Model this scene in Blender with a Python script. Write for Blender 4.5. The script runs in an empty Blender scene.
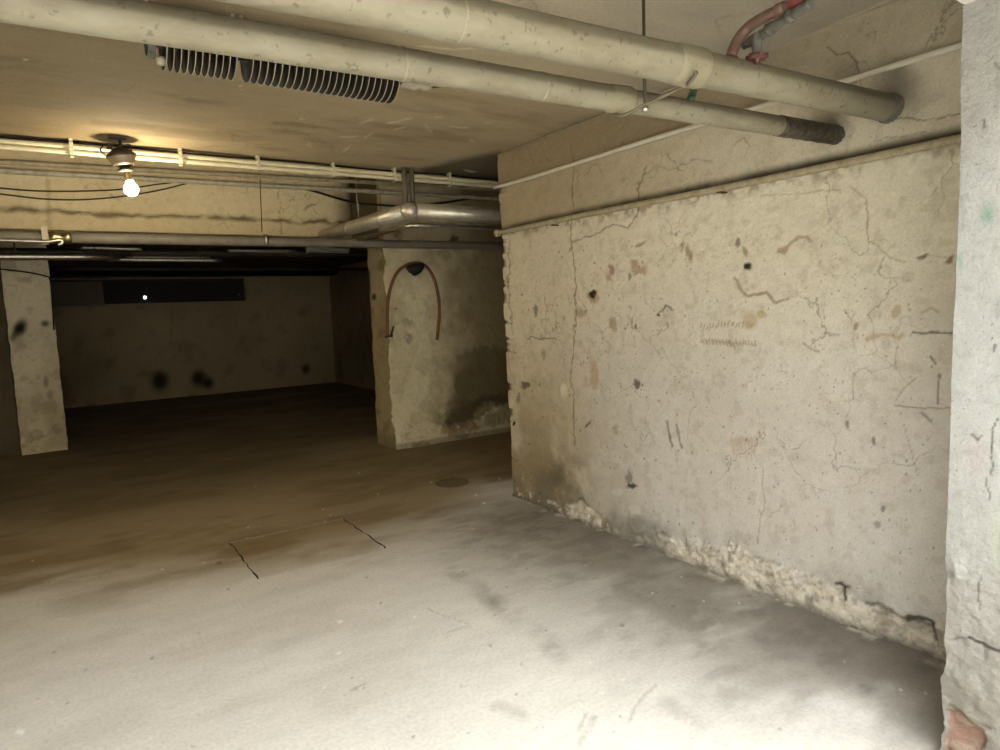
import bpy, bmesh, math, random
import numpy as np
from mathutils import Vector, Matrix
random.seed(7)
sc = bpy.context.scene
COL = sc.collection

# ------------------------------------------------------------------ camera
F, YAW, PITCH, ROLL, EYE = 661.25, math.radians(33.476), math.radians(5.952), math.radians(-2.165), 1.5
fw = np.array([math.sin(YAW)*math.cos(PITCH), math.cos(YAW)*math.cos(PITCH), -math.sin(PITCH)])
r0 = np.array([math.cos(YAW), -math.sin(YAW), 0.0]); u0 = np.cross(r0, fw)
rt = math.cos(ROLL)*r0 + math.sin(ROLL)*u0; up = -math.sin(ROLL)*r0 + math.cos(ROLL)*u0
cd = bpy.data.cameras.new('camera'); cam = bpy.data.objects.new('camera', cd); COL.objects.link(cam)
cd.sensor_width = 36; cd.lens = F/1000*36; cd.clip_start = .02; cd.clip_end = 200
cam.matrix_world = Matrix(((rt[0], up[0], -fw[0], 0), (rt[1], up[1], -fw[1], 0), (rt[2], up[2], -fw[2], EYE), (0, 0, 0, 1)))
sc.camera = cam

def at(x, y, ax, v):
    """the world point on the plane axis=v that the photograph shows at x, y"""
    d = fw + rt*(x-500)/F - up*(y-375)/F; o = np.array([0, 0, EYE]); t = (v-o[ax])/d[ax]
    return Vector(o+t*d)

def photo_xy(P):
    d = P-np.array([0, 0, EYE]); z = np.maximum(d@fw, .05)
    return 500+F*(d@rt)/z, 375-F*(d@up)/z

# ------------------------------------------------------------------ helpers
def lin(r, g, b, k=1.0):
    f = lambda c: ((c/255+.055)/1.055)**2.4 if c > 10 else c/255/12.92
    return (f(r)*k, f(g)*k, f(b)*k)

def tag(o, label=None, cat=None, group=None, kind=None):
    if label: o['label'] = label
    if cat: o['category'] = cat
    if group: o['group'] = group
    if kind: o['kind'] = kind
    return o

def empty(name, loc, label, cat, group=None):
    o = bpy.data.objects.new(name, None); COL.objects.link(o); o.location = loc; o.empty_display_size = .1
    return tag(o, label, cat, group)

class MB:
    def __init__(s): s.v = []; s.f = []; s.sm = []
    def add(s, vs, fs, smooth=False):
        n = len(s.v); s.v += [tuple(p) for p in vs]; s.f += [tuple(i+n for i in f) for f in fs]; s.sm += [smooth]*len(fs)
        return s
    def box(s, a, b):
        x0, y0, z0 = a; x1, y1, z1 = b
        return s.add([(x0,y0,z0),(x1,y0,z0),(x1,y1,z0),(x0,y1,z0),(x0,y0,z1),(x1,y0,z1),(x1,y1,z1),(x0,y1,z1)],
                     [(0,3,2,1),(4,5,6,7),(0,1,5,4),(1,2,6,5),(2,3,7,6),(3,0,4,7)])
    def tube(s, pts, r, n=20, caps=True, wob=0.0):
        pts = [Vector(p) for p in pts]; m = len(pts)
        rs = r if isinstance(r, (list, tuple)) else [r]*m
        t0 = (pts[1]-pts[0]).normalized()
        a = Vector((0, 0, 1)) if abs(t0.z) < .9 else Vector((0, 1, 0))
        u = t0.cross(a).normalized(); vs = []; fs = []
        for i, p in enumerate(pts):
            if i == 0: t = t0
            elif i == m-1: t = (pts[i]-pts[i-1]).normalized()
            else: t = ((pts[i+1]-p).normalized()+(p-pts[i-1]).normalized()).normalized()
            u = (u-t*u.dot(t)).normalized(); w = t.cross(u)
            k = 1.0
            if 0 < i < m-1:
                c = (pts[i+1]-p).normalized().dot((p-pts[i-1]).normalized()); k = 1/max(.7, math.sqrt((1+c)/2))
            for j in range(n):
                q = 2*math.pi*j/n; rr = rs[i]*(1+(random.random()-.5)*wob)
                vs.append(p+(u*math.cos(q)+w*math.sin(q)*k)*rr)
        for i in range(m-1):
            for j in range(n):
                fs.append((i*n+j, i*n+(j+1) % n, (i+1)*n+(j+1) % n, (i+1)*n+j))
        s.add(vs, fs, True)
        if caps:
            s.add(vs[:n], [tuple(range(n))[::-1]]); s.add(vs[-n:], [tuple(range(n))])
        return s
    def lathe(s, base, prof, axis=(0, 0, 1), n=28):
        """prof = list of (distance along the axis, radius)"""
        base = Vector(base); t = Vector(axis).normalized()
        a = Vector((0, 0, 1)) if abs(t.z) < .9 else Vector((0, 1, 0)); u = t.cross(a).normalized(); w = t.cross(u)
        vs = [base+t*h+(u*math.cos(2*math.pi*j/n)+w*math.sin(2*math.pi*j/n))*max(r, 1e-4) for h, r in prof for j in range(n)]
        fs = [(i*n+j, i*n+(j+1) % n, (i+1)*n+(j+1) % n, (i+1)*n+j) for i in range(len(prof)-1) for j in range(n)]
        return s.add(vs, fs, True)
    def build(s, name, mat, parent=None):
        me = bpy.data.meshes.new(name); me.from_pydata(s.v, [], s.f)
        me.polygons.foreach_set('use_smooth', s.sm)
        bm = bmesh.new(); bm.from_mesh(me); bmesh.ops.remove_doubles(bm, verts=bm.verts, dist=1e-6) if len(s.v) < 3000 else None
        bmesh.ops.recalc_face_normals(bm, faces=bm.faces); bm.to_mesh(me); bm.free()
        me.materials.append(mat)
        o = bpy.data.objects.new(name, me); COL.objects.link(o)
        if parent is not None:
            o.parent = parent; root = parent; off = Vector((0, 0, 0))
            while root is not None: off += root.location; root = root.parent
            me.transform(Matrix.Translation(-off))
        return o

def curve(pts, n=8):
    """Catmull-Rom through the points"""
    P = [Vector(p) for p in pts]; P = [P[0]*2-P[1]]+P+[P[-1]*2-P[-2]]; out = []
    for i in range(1, len(P)-2):
        for k in range(n):
            t = k/n; a, b, c, d = P[i-1:i+3]
            out.append(.5*((2*b)+(c-a)*t+(2*a-5*b+4*c-d)*t*t+(3*b-a-3*c+d)*t**3))
    out.append(P[-2]); return out

# --------------------------------------------------------------- noise (numpy)
def _h(ix, iy, s):
    n = (ix.astype(np.int64)*374761393+iy.astype(np.int64)*668265263+s*982451653) & 0xffffffff
    n = ((n ^ (n >> 13))*1274126177) & 0xffffffff; n = n ^ (n >> 16)
    return (n & 0xffff)/65535.0
def vn(x, y, s=0):
    ix = np.floor(x); iy = np.floor(y); fx = x-ix; fy = y-iy
    fx = fx*fx*(3-2*fx); fy = fy*fy*(3-2*fy)
    a = _h(ix, iy, s); b = _h(ix+1, iy, s); c = _h(ix, iy+1, s); d = _h(ix+1, iy+1, s)
    return (a*(1-fx)+b*fx)*(1-fy)+(c*(1-fx)+d*fx)*fy
def fbm(x, y, s=0, o=4):
    t = 0; a = .5; n = 0
    for i in range(o):
        t = t+a*vn(x*2**i, y*2**i, s+i*17); n += a; a *= .5
    return t/n
def ss(a, b, x):
    t = np.clip((x-a)/(b-a), 0, 1); return t*t*(3-2*t)
def segd(x, y, pts):
    d = np.full(x.shape, 1e9)
    for (ax, ay), (bx, by) in zip(pts[:-1], pts[1:]):
        dx, dy = bx-ax, by-ay; t = np.clip(((x-ax)*dx+(y-ay)*dy)/(dx*dx+dy*dy+1e-9), 0, 1)
        d = np.minimum(d, np.hypot(x-ax-t*dx, y-ay-t*dy))
    return d
def inpoly(x, y, pts):
    """signed distance, negative inside"""
    d = segd(x, y, pts+[pts[0]]); ins = np.zeros(x.shape, bool); j = len(pts)-1
    for i in range(len(pts)):
        (xi, yi), (xj, yj) = pts[i], pts[j]
        if yi != yj: ins ^= ((yi > y) != (yj > y)) & (x < (xj-xi)*(y-yi)/(yj-yi)+xi)
        j = i
    return np.where(ins, -d, d)
def mixc(c, m, col): return c*(1-m[..., None])+np.array(col)*m[..., None]

def grid(name, O, U, V, N, su, sv, res, fn, mat, extra=None, split=None):
    """a surface patch; fn(u, v, P, px, py) -> colour (n,3), displacement along N, shift along U, shift along V"""
    O, U, V, N = [np.array(a, float) for a in (O, U, V, N)]
    us = split[0] if split else np.linspace(0, su, max(2, int(su/res)+1)); vs_ = split[1] if split else np.linspace(0, sv, max(2, int(sv/res)+1))
    nu, nv = len(us), len(vs_)
    u, v = [a.ravel() for a in np.meshgrid(us, vs_)]
    P = O+u[:, None]*U+v[:, None]*V; px, py = photo_xy(P)
    col, dn, du, dv = fn(u, v, P, px, py)
    P = P+np.outer(dn, N)+np.outer(du, U)+np.outer(dv, V)
    i = np.arange((nu-1)*(nv-1)); r, c = i//(nu-1), i % (nu-1); a = r*nu+c
    q = np.stack([a, a+1, a+nu+1, a+nu], 1)
    if np.dot(np.cross(U, V), N) < 0: q = q[:, ::-1]
    ev = np.array(extra.v if extra else np.zeros((0, 3)), float).reshape(-1, 3); ef = extra.f if extra else []
    nP = len(P); allv = np.concatenate([P, ev]); loops = np.concatenate([q.ravel(), np.array([k+nP for f in ef for k in f], int)]).astype(np.int32)
    tot = np.array([4]*len(q)+[len(f) for f in ef], np.int32); st = np.concatenate([[0], np.cumsum(tot)[:-1]]).astype(np.int32)
    me = bpy.data.meshes.new(name); me.vertices.add(len(allv)); me.vertices.foreach_set('co', allv.astype(np.float32).ravel())
    me.loops.add(len(loops)); me.loops.foreach_set('vertex_index', loops)
    me.polygons.add(len(tot)); me.polygons.foreach_set('loop_start', st)
    sm = np.ones(len(tot), bool); sm[len(q):] = False; me.polygons.foreach_set('use_smooth', sm)
    me.update(calc_edges=True); me.validate()
    at_ = me.attributes.new('paint', 'FLOAT_COLOR', 'POINT')
    cc = np.ones((len(allv), 4), np.float32); cc[:nP, :3] = np.clip(col, 0, 1); cc[nP:, :3] = np.clip(col.mean(0), 0, 1)
    at_.data.foreach_set('color', cc.ravel())
    me.materials.append(mat); o = bpy.data.objects.new(name, me); COL.objects.link(o); o['kind'] = 'structure'
    return o

# ------------------------------------------------------------------ materials
def mat(name):
    m = bpy.data.materials.new(name); m.use_nodes = True; nt = m.node_tree; b = nt.nodes['Principled BSDF']
    b.inputs['Roughness'].default_value = .9
    return m, nt, b
def nd(nt, t, **k):
    n = nt.nodes.new(t)
    for a, b in k.items():
        if a in n.inputs: n.inputs[a].default_value = b
        else: setattr(n, a, b)
    return n
def noise(nt, vec, scale, detail=4, rough=.55, dist=0):
    n = nd(nt, 'ShaderNodeTexNoise'); n.inputs['Scale'].default_value = scale; n.inputs['Detail'].default_value = detail
    n.inputs['Roughness'].default_value = rough; n.inputs['Distortion'].default_value = dist
    nt.links.new(vec, n.inputs['Vector']); return n.outputs['Fac']
def ramp(nt, x, stops):
    r = nd(nt, 'ShaderNodeValToRGB'); e = r.color_ramp.elements
    while len(e) < len(stops): e.new(.5)
    for k, (p, c) in enumerate(stops):
        e[k].position = p; e[k].color = (c, c, c, 1) if not isinstance(c, tuple) else (*c, 1)
    nt.links.new(x, r.inputs['Fac']); return r.outputs['Color']
def mixn(nt, a, b, f, mode='MIX'):
    m = nd(nt, 'ShaderNodeMix', data_type='RGBA', blend_type=mode); 
    for s, v in ((m.inputs[0], f), (m.inputs[6], a), (m.inputs[7], b)):
        if hasattr(v, 'links'): nt.links.new(v, s)
        elif isinstance(v, tuple): s.default_value = (*v, 1)
        else: s.default_value = v
    return m.outputs[2]
def bump(nt, b, h, s, d=.02):
    n = nd(nt, 'ShaderNodeBump'); n.inputs['Strength'].default_value = s; n.inputs['Distance'].default_value = d
    nt.links.new(h, n.inputs['Height']); nt.links.new(n.outputs['Normal'], b.inputs['Normal'])

def plaster_mat(name, crack=.5, crack_scale=2.2, pits=.5, bumps=.5, rough=.92, grain=110, streak=None):
    m, nt, b = mat(name); b.inputs['Roughness'].default_value = rough; b.inputs['Specular IOR Level'].default_value = .25
    g = nd(nt, 'ShaderNodeNewGeometry').outputs['Position']
    a = nd(nt, 'ShaderNodeAttribute', attribute_name='paint').outputs['Color']
    if streak is not None:
        mp = nd(nt, 'ShaderNodeMapping'); mp.inputs['Scale'].default_value = streak; nt.links.new(g, mp.inputs['Vector']); sv = mp.outputs['Vector']
    else: sv = g
    c = mixn(nt, a, ramp(nt, noise(nt, sv, grain*.12, 6, .7), [(.25, .90), (.5, 1.0), (.75, 1.08)]), 1.0, 'MULTIPLY')
    c = mixn(nt, c, ramp(nt, noise(nt, g, grain, 3, .6), [(.3, .90), (.62, 1.05)]), 1.0, 'MULTIPLY')
    pt = ramp(nt, noise(nt, g, grain*.55, 2, .5), [(.27, 1.0), (.325, 0.0)])
    pm = ramp(nt, noise(nt, g, 2.3, 3), [(.42, 0.0), (.6, 1.0)])
    pf = nd(nt, 'ShaderNodeMath', operation='MULTIPLY'); nt.links.new(pt, pf.inputs[0]); nt.links.new(pm, pf.inputs[1])
    pf2 = nd(nt, 'ShaderNodeMath', operation='MULTIPLY'); nt.links.new(pf.outputs[0], pf2.inputs[0]); pf2.inputs[1].default_value = pits
    c = mixn(nt, c, lin(80, 68, 50), pf2.outputs[0])
    if crack:
        wv = nd(nt, 'ShaderNodeTexNoise'); wv.inputs['Scale'].default_value = 5; wv.inputs['Detail'].default_value = 5; nt.links.new(g, wv.inputs['Vector'])
        ad = nd(nt, 'ShaderNodeVectorMath', operation='MULTIPLY_ADD'); nt.links.new(wv.outputs['Color'], ad.inputs[0]); ad.inputs[1].default_value = (.35, .35, .35); nt.links.new(g, ad.inputs[2])
        vo = nd(nt, 'ShaderNodeTexVoronoi', feature='DISTANCE_TO_EDGE'); vo.inputs['Scale'].default_value = crack_scale; nt.links.new(ad.outputs[0], vo.inputs['Vector'])
        ck = ramp(nt, vo.outputs['Distance'], [(0, 1.0), (.012, 0.0)])
        cm = ramp(nt, noise(nt, g, 1.7, 2), [(.47, 0.0), (.62, 1.0)])
        cf = nd(nt, 'ShaderNodeMath', operation='MULTIPLY'); nt.links.new(ck, cf.inputs[0]); nt.links.new(cm, cf.inputs[1])
        cf2 = nd(nt, 'ShaderNodeMath', operation='MULTIPLY'); nt.links.new(cf.outputs[0], cf2.inputs[0]); cf2.inputs[1].default_value = crack
        c = mixn(nt, c, lin(70, 58, 42), cf2.outputs[0])
    nt.links.new(c, b.inputs['Base Color'])
    bump(nt, b, noise(nt, g, grain*.4, 6, .65), bumps, .012)
    return m

def paint_mat(name, col, dirt=lin(60, 50, 35), amount=.5, scale=14, rough=.55, metal=0.0, spots=.4, axis_streak=None, top_shade=0):
    m, nt, b = mat(name); b.inputs['Roughness'].default_value = rough; b.inputs['Metallic'].default_value = metal
    g = nd(nt, 'ShaderNodeNewGeometry').outputs['Position']
    if axis_streak:
        mp = nd(nt, 'ShaderNodeMapping'); mp.inputs['Scale'].default_value = axis_streak; nt.links.new(g, mp.inputs['Vector']); v = mp.outputs['Vector']
    else: v = g
    d = nd(nt, 'ShaderNodeMath', operation='MULTIPLY'); nt.links.new(ramp(nt, noise(nt, v, scale, 6, .65), [(.42, 0.0), (.75, 1.0)]), d.inputs[0]); d.inputs[1].default_value = amount
    c = mixn(nt, col, dirt, d.outputs[0])
    s = nd(nt, 'ShaderNodeMath', operation='MULTIPLY'); nt.links.new(ramp(nt, noise(nt, g, scale*5, 3, .5), [(.62, 0.0), (.68, 1.0)]), s.inputs[0]); s.inputs[1].default_value = spots
    c = mixn(nt, c, tuple(x*.5 for x in dirt), s.outputs[0])
    if top_shade:
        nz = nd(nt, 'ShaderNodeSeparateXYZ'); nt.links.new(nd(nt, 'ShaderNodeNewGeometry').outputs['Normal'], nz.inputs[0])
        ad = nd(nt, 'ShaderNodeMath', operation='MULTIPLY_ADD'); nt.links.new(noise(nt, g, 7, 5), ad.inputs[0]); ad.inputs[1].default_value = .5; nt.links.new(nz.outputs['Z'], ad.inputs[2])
        du = nd(nt, 'ShaderNodeMath', operation='MULTIPLY'); nt.links.new(ramp(nt, ad.outputs[0], [(.22, 0.0), (.46, 1.0)]), du.inputs[0]); du.inputs[1].default_value = top_shade
        c = mixn(nt, c, lin(74, 63, 44), du.outputs[0])  # upward faces darkened: shade on the pipe tops painted in as brown
    nt.links.new(c, b.inputs['Base Color'])
    bump(nt, b, noise(nt, g, scale*4, 4), .15, .006)
    return m

M = {}
M['wall'] = plaster_mat('old_cream_plaster', .5, 2.4, .55, .45)
M['jamb'] = plaster_mat('rough_white_render', .2, 1.5, .8, .45, grain=170)
M['ceil'] = plaster_mat('brown_stained_ceiling', .3, 1.1, .15, .2, grain=70, streak=(.35, 1, 1))
M['floor'] = plaster_mat('worn_concrete', 0, 1, .25, .05, .8, grain=60, streak=(.5, 1, 1))
M['dark_plaster'] = plaster_mat('grey_cellar_plaster', .3, 1.2, .4, .4)
M['outside'] = paint_mat('outside_render', lin(200, 195, 185), amount=.2, rough=.9)
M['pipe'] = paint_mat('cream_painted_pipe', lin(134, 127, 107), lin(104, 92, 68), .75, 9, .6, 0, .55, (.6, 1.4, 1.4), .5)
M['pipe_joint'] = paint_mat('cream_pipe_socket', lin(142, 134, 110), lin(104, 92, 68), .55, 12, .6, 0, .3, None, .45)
M['tar'] = paint_mat('black_tar_wrap', lin(38, 34, 28), lin(130, 120, 100), .55, 40, .5, 0, .3)
M['mortar'] = paint_mat('grey_mortar', lin(112, 109, 102), lin(50, 48, 45), .6, 30, .95)
M['pale_mortar'] = paint_mat('pale_mortar', lin(158, 148, 126), lin(100, 90, 75), .5, 30, .95)
M['cream'] = paint_mat('cream_plastic', lin(212, 202, 168), lin(150, 135, 100), .35, 12, .45, 0, .1)
M['pale'] = paint_mat('pale_conduit', lin(204, 198, 180), lin(150, 138, 112), .3, 12, .5, 0, .1)
M['white_pipe'] = paint_mat('white_pipe_paint', lin(176, 168, 146), lin(90, 80, 60), .6, 16, .5, 0, .4)
M['grey_pipe'] = paint_mat('grey_pipe_paint', lin(112, 105, 90), lin(60, 52, 40), .5, 9, .6)
M['wall_pipe'] = paint_mat('dusty_wall_pipe', lin(168, 156, 128), lin(100, 80, 55), .6, 18, .7, 0, .5)
M['strap'] = paint_mat('dusty_strap', lin(104, 94, 74), lin(60, 52, 40), .5, 30, .7)
M['steel'] = paint_mat('dull_steel', (.55, .52, .45), (.2, .17, .12), .5, 20, .38, 1.0, .2)
M['duct'] = paint_mat('silver_foil', (.66, .61, .50), (.36, .31, .23), .5, 14, .42, .75, .1)
M['fin'] = paint_mat('fin_steel', lin(22, 19, 15), lin(12, 10, 8), .5, 30, .85, 0, .1)
M['fin_rim'] = paint_mat('fin_rim_steel', lin(160, 148, 122), lin(110, 98, 76), .4, 30, .6, .1, .2)
M['dark_metal'] = paint_mat('dark_metal', lin(62, 54, 42), lin(25, 22, 18), .5, 30, .6, .3)
M['black'] = paint_mat('black_cable', lin(34, 29, 22), lin(15, 13, 10), .3, 20, .6, 0, .0)
M['rust'] = paint_mat('rusty_steel', lin(105, 68, 48), lin(60, 40, 30), .6, 40, .8, .2, .4)
M['hose'] = paint_mat('brown_hose', lin(120, 72, 38), lin(70, 42, 25), .5, 20, .55)
M['pink'] = paint_mat('pink_copper_pipe', lin(118, 92, 80), lin(90, 68, 56), .6, 16, .5, .2, .2)
M['red'] = paint_mat('red_paint', lin(140, 70, 64), lin(140, 50, 45), .4, 30, .5)
M['corroded'] = paint_mat('corroded_grey_iron', lin(98, 95, 86), lin(45, 42, 38), .7, 40, .85, .2, .5)
M['valve_red'] = paint_mat('dull_red_valve', lin(82, 40, 40), lin(55, 28, 28), .5, 40, .6)
M['green'] = paint_mat('green_pipe', lin(58, 78, 58), lin(40, 50, 38), .4, 20, .5)
M['brass'] = paint_mat('brass', (.5, .38, .2), (.2, .15, .08), .4, 30, .35, 1.0, .1)
M['panel'] = paint_mat('black_panel', lin(30, 26, 20), lin(18, 15, 12), .4, 5, .7, 0, .1)
M['grey_panel'] = paint_mat('grey_panel', lin(118, 106, 86), lin(80, 72, 58), .4, 6, .7, 0, .1)
M['iron'] = paint_mat('cast_iron', lin(84, 74, 58), lin(50, 44, 34), .5, 25, .7, .3, .2)
M['drain'] = paint_mat('rusted_drain_iron', lin(112, 94, 64), lin(70, 58, 42), .6, 25, .8, 0, .3)
M['white_metal'] = paint_mat('white_enamel', lin(160, 158, 150), lin(110, 105, 96), .3, 12, .3, 0, .1)
M['gap'] = paint_mat('dirt_filled_gap', lin(38, 32, 24), lin(20, 17, 13), .5, 30, .95, 0, .2)
m, nt, b = mat('lit_bulb'); b.inputs['Base Color'].default_value = (1, .9, .7, 1)
b.inputs['Emission Color'].default_value = (1, .85, .58, 1); b.inputs['Emission Strength'].default_value = 300
M['bulb'] = m
m, nt, b = mat('lit_point'); b.inputs['Emission Color'].default_value = (1, .95, .85, 1); b.inputs['Emission Strength'].default_value = 8
M['lit'] = m
m, nt, b = mat('frosted_shade'); b.inputs['Base Color'].default_value = (*lin(62, 54, 40), 1); b.inputs['Roughness'].default_value = .4
M['shade'] = m

# ------------------------------------------------------------------ dimensions
XW, HC = 2.875, 2.641             # right wall plane, ceiling height
YE = 4.22                         # where the right wall ends
XP, YP = 2.895, 6.49              # middle pillar corner
XL, YL = -.03, 9.30               # left pillar corner
YB, XR = 13.82, 4.88              # back wall, far right wall
JX, JY = 2.245, .905              # door jamb corner
SLAB = 5.12                       # where the front ceiling slab ends

CREAM = np.array(lin(216, 208, 186)); BROWN = lin(150, 128, 98)

# ------------------------------------------------------------------ right wall
def wall_right(u, v, P, px, py):
    y = P[:, 1]; z = v
    n1 = fbm(y*1.1, z*1.1, 3); n2 = fbm(y*6, z*6, 11); n3 = fbm(y*22, z*22, 23); nw = fbm(y*40, z*40, 5)-.5; nl = fbm(y*9, z*9, 6)-.5; nl2 = fbm(y*9, z*9, 7)-.5
    c = np.repeat(CREAM[None], len(u), 0)
    c = mixc(c, ss(.4, .75, n1)*.45, lin(206, 198, 180))
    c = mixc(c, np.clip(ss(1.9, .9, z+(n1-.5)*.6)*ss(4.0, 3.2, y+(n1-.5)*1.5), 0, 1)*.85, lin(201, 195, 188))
    c = mixc(c, ss(.5, .75, fbm(y*2.5, z*1.2, 77))*.22*ss(2, 1, z), lin(172, 158, 134))
    # dirty, dark lower left
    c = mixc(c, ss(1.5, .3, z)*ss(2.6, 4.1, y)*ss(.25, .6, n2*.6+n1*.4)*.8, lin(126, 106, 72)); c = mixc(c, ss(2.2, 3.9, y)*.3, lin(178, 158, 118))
    c = mixc(c, np.exp(-((px-560)/26)**2-((py-480)/22)**2)*.7*ss(.3, .6, n2), lin(78, 66, 48))
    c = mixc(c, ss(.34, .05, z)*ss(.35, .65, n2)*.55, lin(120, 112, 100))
    c = mixc(c, ss(.56, .72, n3)*.22, lin(150, 132, 104))
    # darker brown above the conduit, tan between it and the pipe
    c = mixc(c, ss(2.385, 2.395, z)*.85*(.35+.65*ss(1.0, 2.6, y)), lin(116, 103, 82))
    c = mixc(c, ss(2.07, 2.09, z)*(.2+.5*ss(1.6, 3.6, y)), lin(150, 132, 100))
    c = mixc(c, ss(2.125+.02*(n2-.5), 2.075, z)*ss(2.04, 2.06, z)*np.clip(.55+.5*n2+.2*ss(3.2, 1.5, y), 0, .95), lin(50, 40, 28))     # dust resting over the pipe
    c = mixc(c, ss(1.97, 2.03, z)*ss(2.06, 2.04, z)*ss(.4, .7, n3)*.5, lin(120, 98, 66))
    # soot round the pipe entries
    for (cx, cy, r, k) in ((900, 92, 26, .8), (830, 124, 20, .75), (845, 72, 18, .35), (897, 74, 14, .6)):
        c = mixc(c, np.exp(-((px-cx)/r)**2-((py-cy)/r)**2)*k, lin(96, 88, 78))
    qx = px+nw*5; qy = py+(fbm(y*40+9, z*40, 8)-.5)*5
    # stains
    def blob(cx, cy, rx, ry, col, k, soft=.5, a=0):
        nonlocal c
        dx, dy = qx-cx, qy-cy; ca, sa = math.cos(a), math.sin(a)
        d = np.hypot((dx*ca+dy*sa)/rx, (-dx*sa+dy*ca)/ry); c = mixc(c, ss(1+soft, 1-soft*.6, d)*k, col)
    def line(pts, w, col, k):
        nonlocal c
        c = mixc(c, ss(w*1.6, w*.4, segd(px+nw*2.5+nl*7, py+nw*2.5+nl2*7, pts))*k*(.55+.75*n2), col)
    DK = lin(74, 60, 42); TN = lin(166, 142, 112)
    pl = inpoly(qx, qy, [(632, 259), (637, 262), (640, 267), (646, 267), (646, 274), (635, 275), (632, 268)]); c = mixc(c, ss(1.2, -.8, pl)*.85, lin(178, 150, 126))
    blob(612, 270, 3, 4.5, lin(140, 100, 80), .75); blob(609, 278, 2.6, 3.2, lin(140, 104, 84), .6)
    blob(594, 297, 5, 6, TN, .85); blob(593, 294, 2.6, 3.4, lin(40, 34, 24), 1)
    blob(581, 313, 5.5, 4, TN, .8); blob(613.5, 324, 3, 7, TN, .75, a=-.2); blob(594, 375, 4, 13, lin(178, 150, 118), .7)
    blob(641, 244, 6, 1.8, BROWN, .8, a=-.5); blob(689, 253, 2, 9, BROWN, .75, a=-.25); blob(682, 247, 1.3, 5, BROWN, .7, a=.2)
    blob(738, 242, 1.6, 5, DK, .7); blob(745, 252, 2.2, 5, BROWN, .8, a=-.5); blob(748, 266, 3.2, 3.6, lin(44, 52, 34), 1)
    line([(734, 278), (740, 290), (748, 296), (768, 292), (775, 301), (789, 297)], 1.4, lin(140, 118, 90), .75)
    line([(779, 251), (785, 250), (791, 242), (798, 235), (806, 235), (811, 241)], 1.7, lin(166, 142, 118), .8)
    blob(782, 250, 4.5, 3, lin(176, 150, 126), .8)
    blob(923, 257, 6, 2, lin(118, 96, 70), .85, a=-.5); blob(949, 259, 2.4, 5, lin(118, 96, 70), .85, a=.5); line([(929, 255), (946, 258)], .7, BROWN, .6)
    line([(866, 340), (880, 335), (892, 334), (899, 338), (903, 334)], 2.0, lin(180, 158, 124), .75)
    blob(897, 312, 3.2, 6, lin(180, 158, 124), .75, a=.4); blob(856, 326, 2, 4.5, BROWN, .8, a=.6); line([(846, 310), (852, 320)], .8, BROWN, .7)
    line([(914, 331), (930, 332), (952, 334)], 1.1, DK, .75); line([(921, 313), (930, 307), (937, 311)], 1.4, lin(170, 152, 124), .8)
    line([(802, 342), (810, 350), (820, 353)], .9, BROWN, .75); line([(826, 334), (838, 336)], 1.2, lin(140, 130, 110), .6)
    line([(930, 354), (936, 362)], 1.1, DK, .8); line([(866, 200), (866, 228)], .8, DK, .6); line([(938, 186), (932, 196)], .8, BROWN, .6)
    blob(762, 315, 4, 4, lin(178, 160, 100), .7); blob(750, 320, 6, 8, lin(178, 152, 110), .6)
    for k in range(17):
        x = 702+k*3.2; line([(x, 322+(k % 3)), (x-2, 327+(k % 2))], .7, BROWN, .65); line([(x+2, 340+(k % 2)), (x+3, 345)], .7, BROWN, .75)
    line([(706, 340), (757, 345)], .8, BROWN, .5)
    for a_, b_ in (((668, 421), (672, 447)), ((678, 423), (681, 447))): line([a_, b_], 1.1, lin(110, 98, 80), .75)
    for k in range(9):
        x = 731+k*3; line([(x, 437+(k*7) % 4), (x+1, 452+(k*5) % 9)], 1.0, lin(172, 152, 132), .55)
    blob(743, 442, 12, 4, lin(178, 158, 138), .45)
    blob(632, 486, 5, 2.5, lin(40, 36, 30), .9); blob(629, 478, 3, 7, lin(90, 82, 70), .6); blob(527, 385, 4.5, 3.5, DK, .8); blob(637, 384, 3, 4, DK, .8); blob(643, 385, 1.5, 2, DK, .8)
    blob(520, 398, 2, 5, DK, .5); blob(514, 424, 1.6, 3, lin(30, 25, 18), 1); blob(588, 424, 4, 1.2, DK, .7, a=-.9); blob(615, 430, 3, 4, BROWN, .5)
    blob(537, 310, 1.8, 6, DK, .6); line([(528, 338), (557, 338)], .8, DK, .55); blob(544, 355, 1.6, 5, DK, .4); blob(636, 327, 1, 3, DK, .7)
    blob(659, 315, 2, 2, DK, .9); line([(660, 312), (666, 305), (672, 309)], 1.0, DK, .6); blob(630, 276, 1, 3, DK, .6); line([(632, 318), (633, 330)], .7, DK, .5)
    blob(630, 308, 1.6, 2.4, TN, .7); blob(564, 390, 3.5, 6, lin(215, 205, 180), .7); blob(618, 492, 5, 4, lin(205, 198, 186), .8); blob(635, 510, 6, 4, lin(210, 203, 192), .8); blob(624, 515, 4, 3, lin(205, 198, 186), .8)
    blob(848, 424, 1.5, 4, DK, .6); blob(874, 441, 1.8, 3, DK, .6); blob(883, 508, 2, 3, DK, .6); blob(877, 525, 3, 4, lin(120, 110, 95), .6)
    for k in range(700):                       # pecked paint flecks
        rx, ry = random.uniform(515, 940), random.uniform(245, 600); s = random.uniform(.3, .75)
        m_ = np.abs(px-rx)+np.abs(py-ry) < 8
        if m_.any():
            cc = c[m_]; d = np.hypot((px[m_]-rx)/s, (py[m_]-ry)/(s*random.uniform(.8, 2.2))); c[m_] = mixc(cc, ss(1.4, .6, d)*random.uniform(.3, .8), DK)
    # cracks
    CK = lin(84, 68, 46)
    line([(574, 155), (573, 190), (573, 243), (575, 270), (577, 290), (575, 315), (573, 345), (571, 365), (572, 395), (575, 420), (574, 447)], .62, CK, .62)
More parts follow.
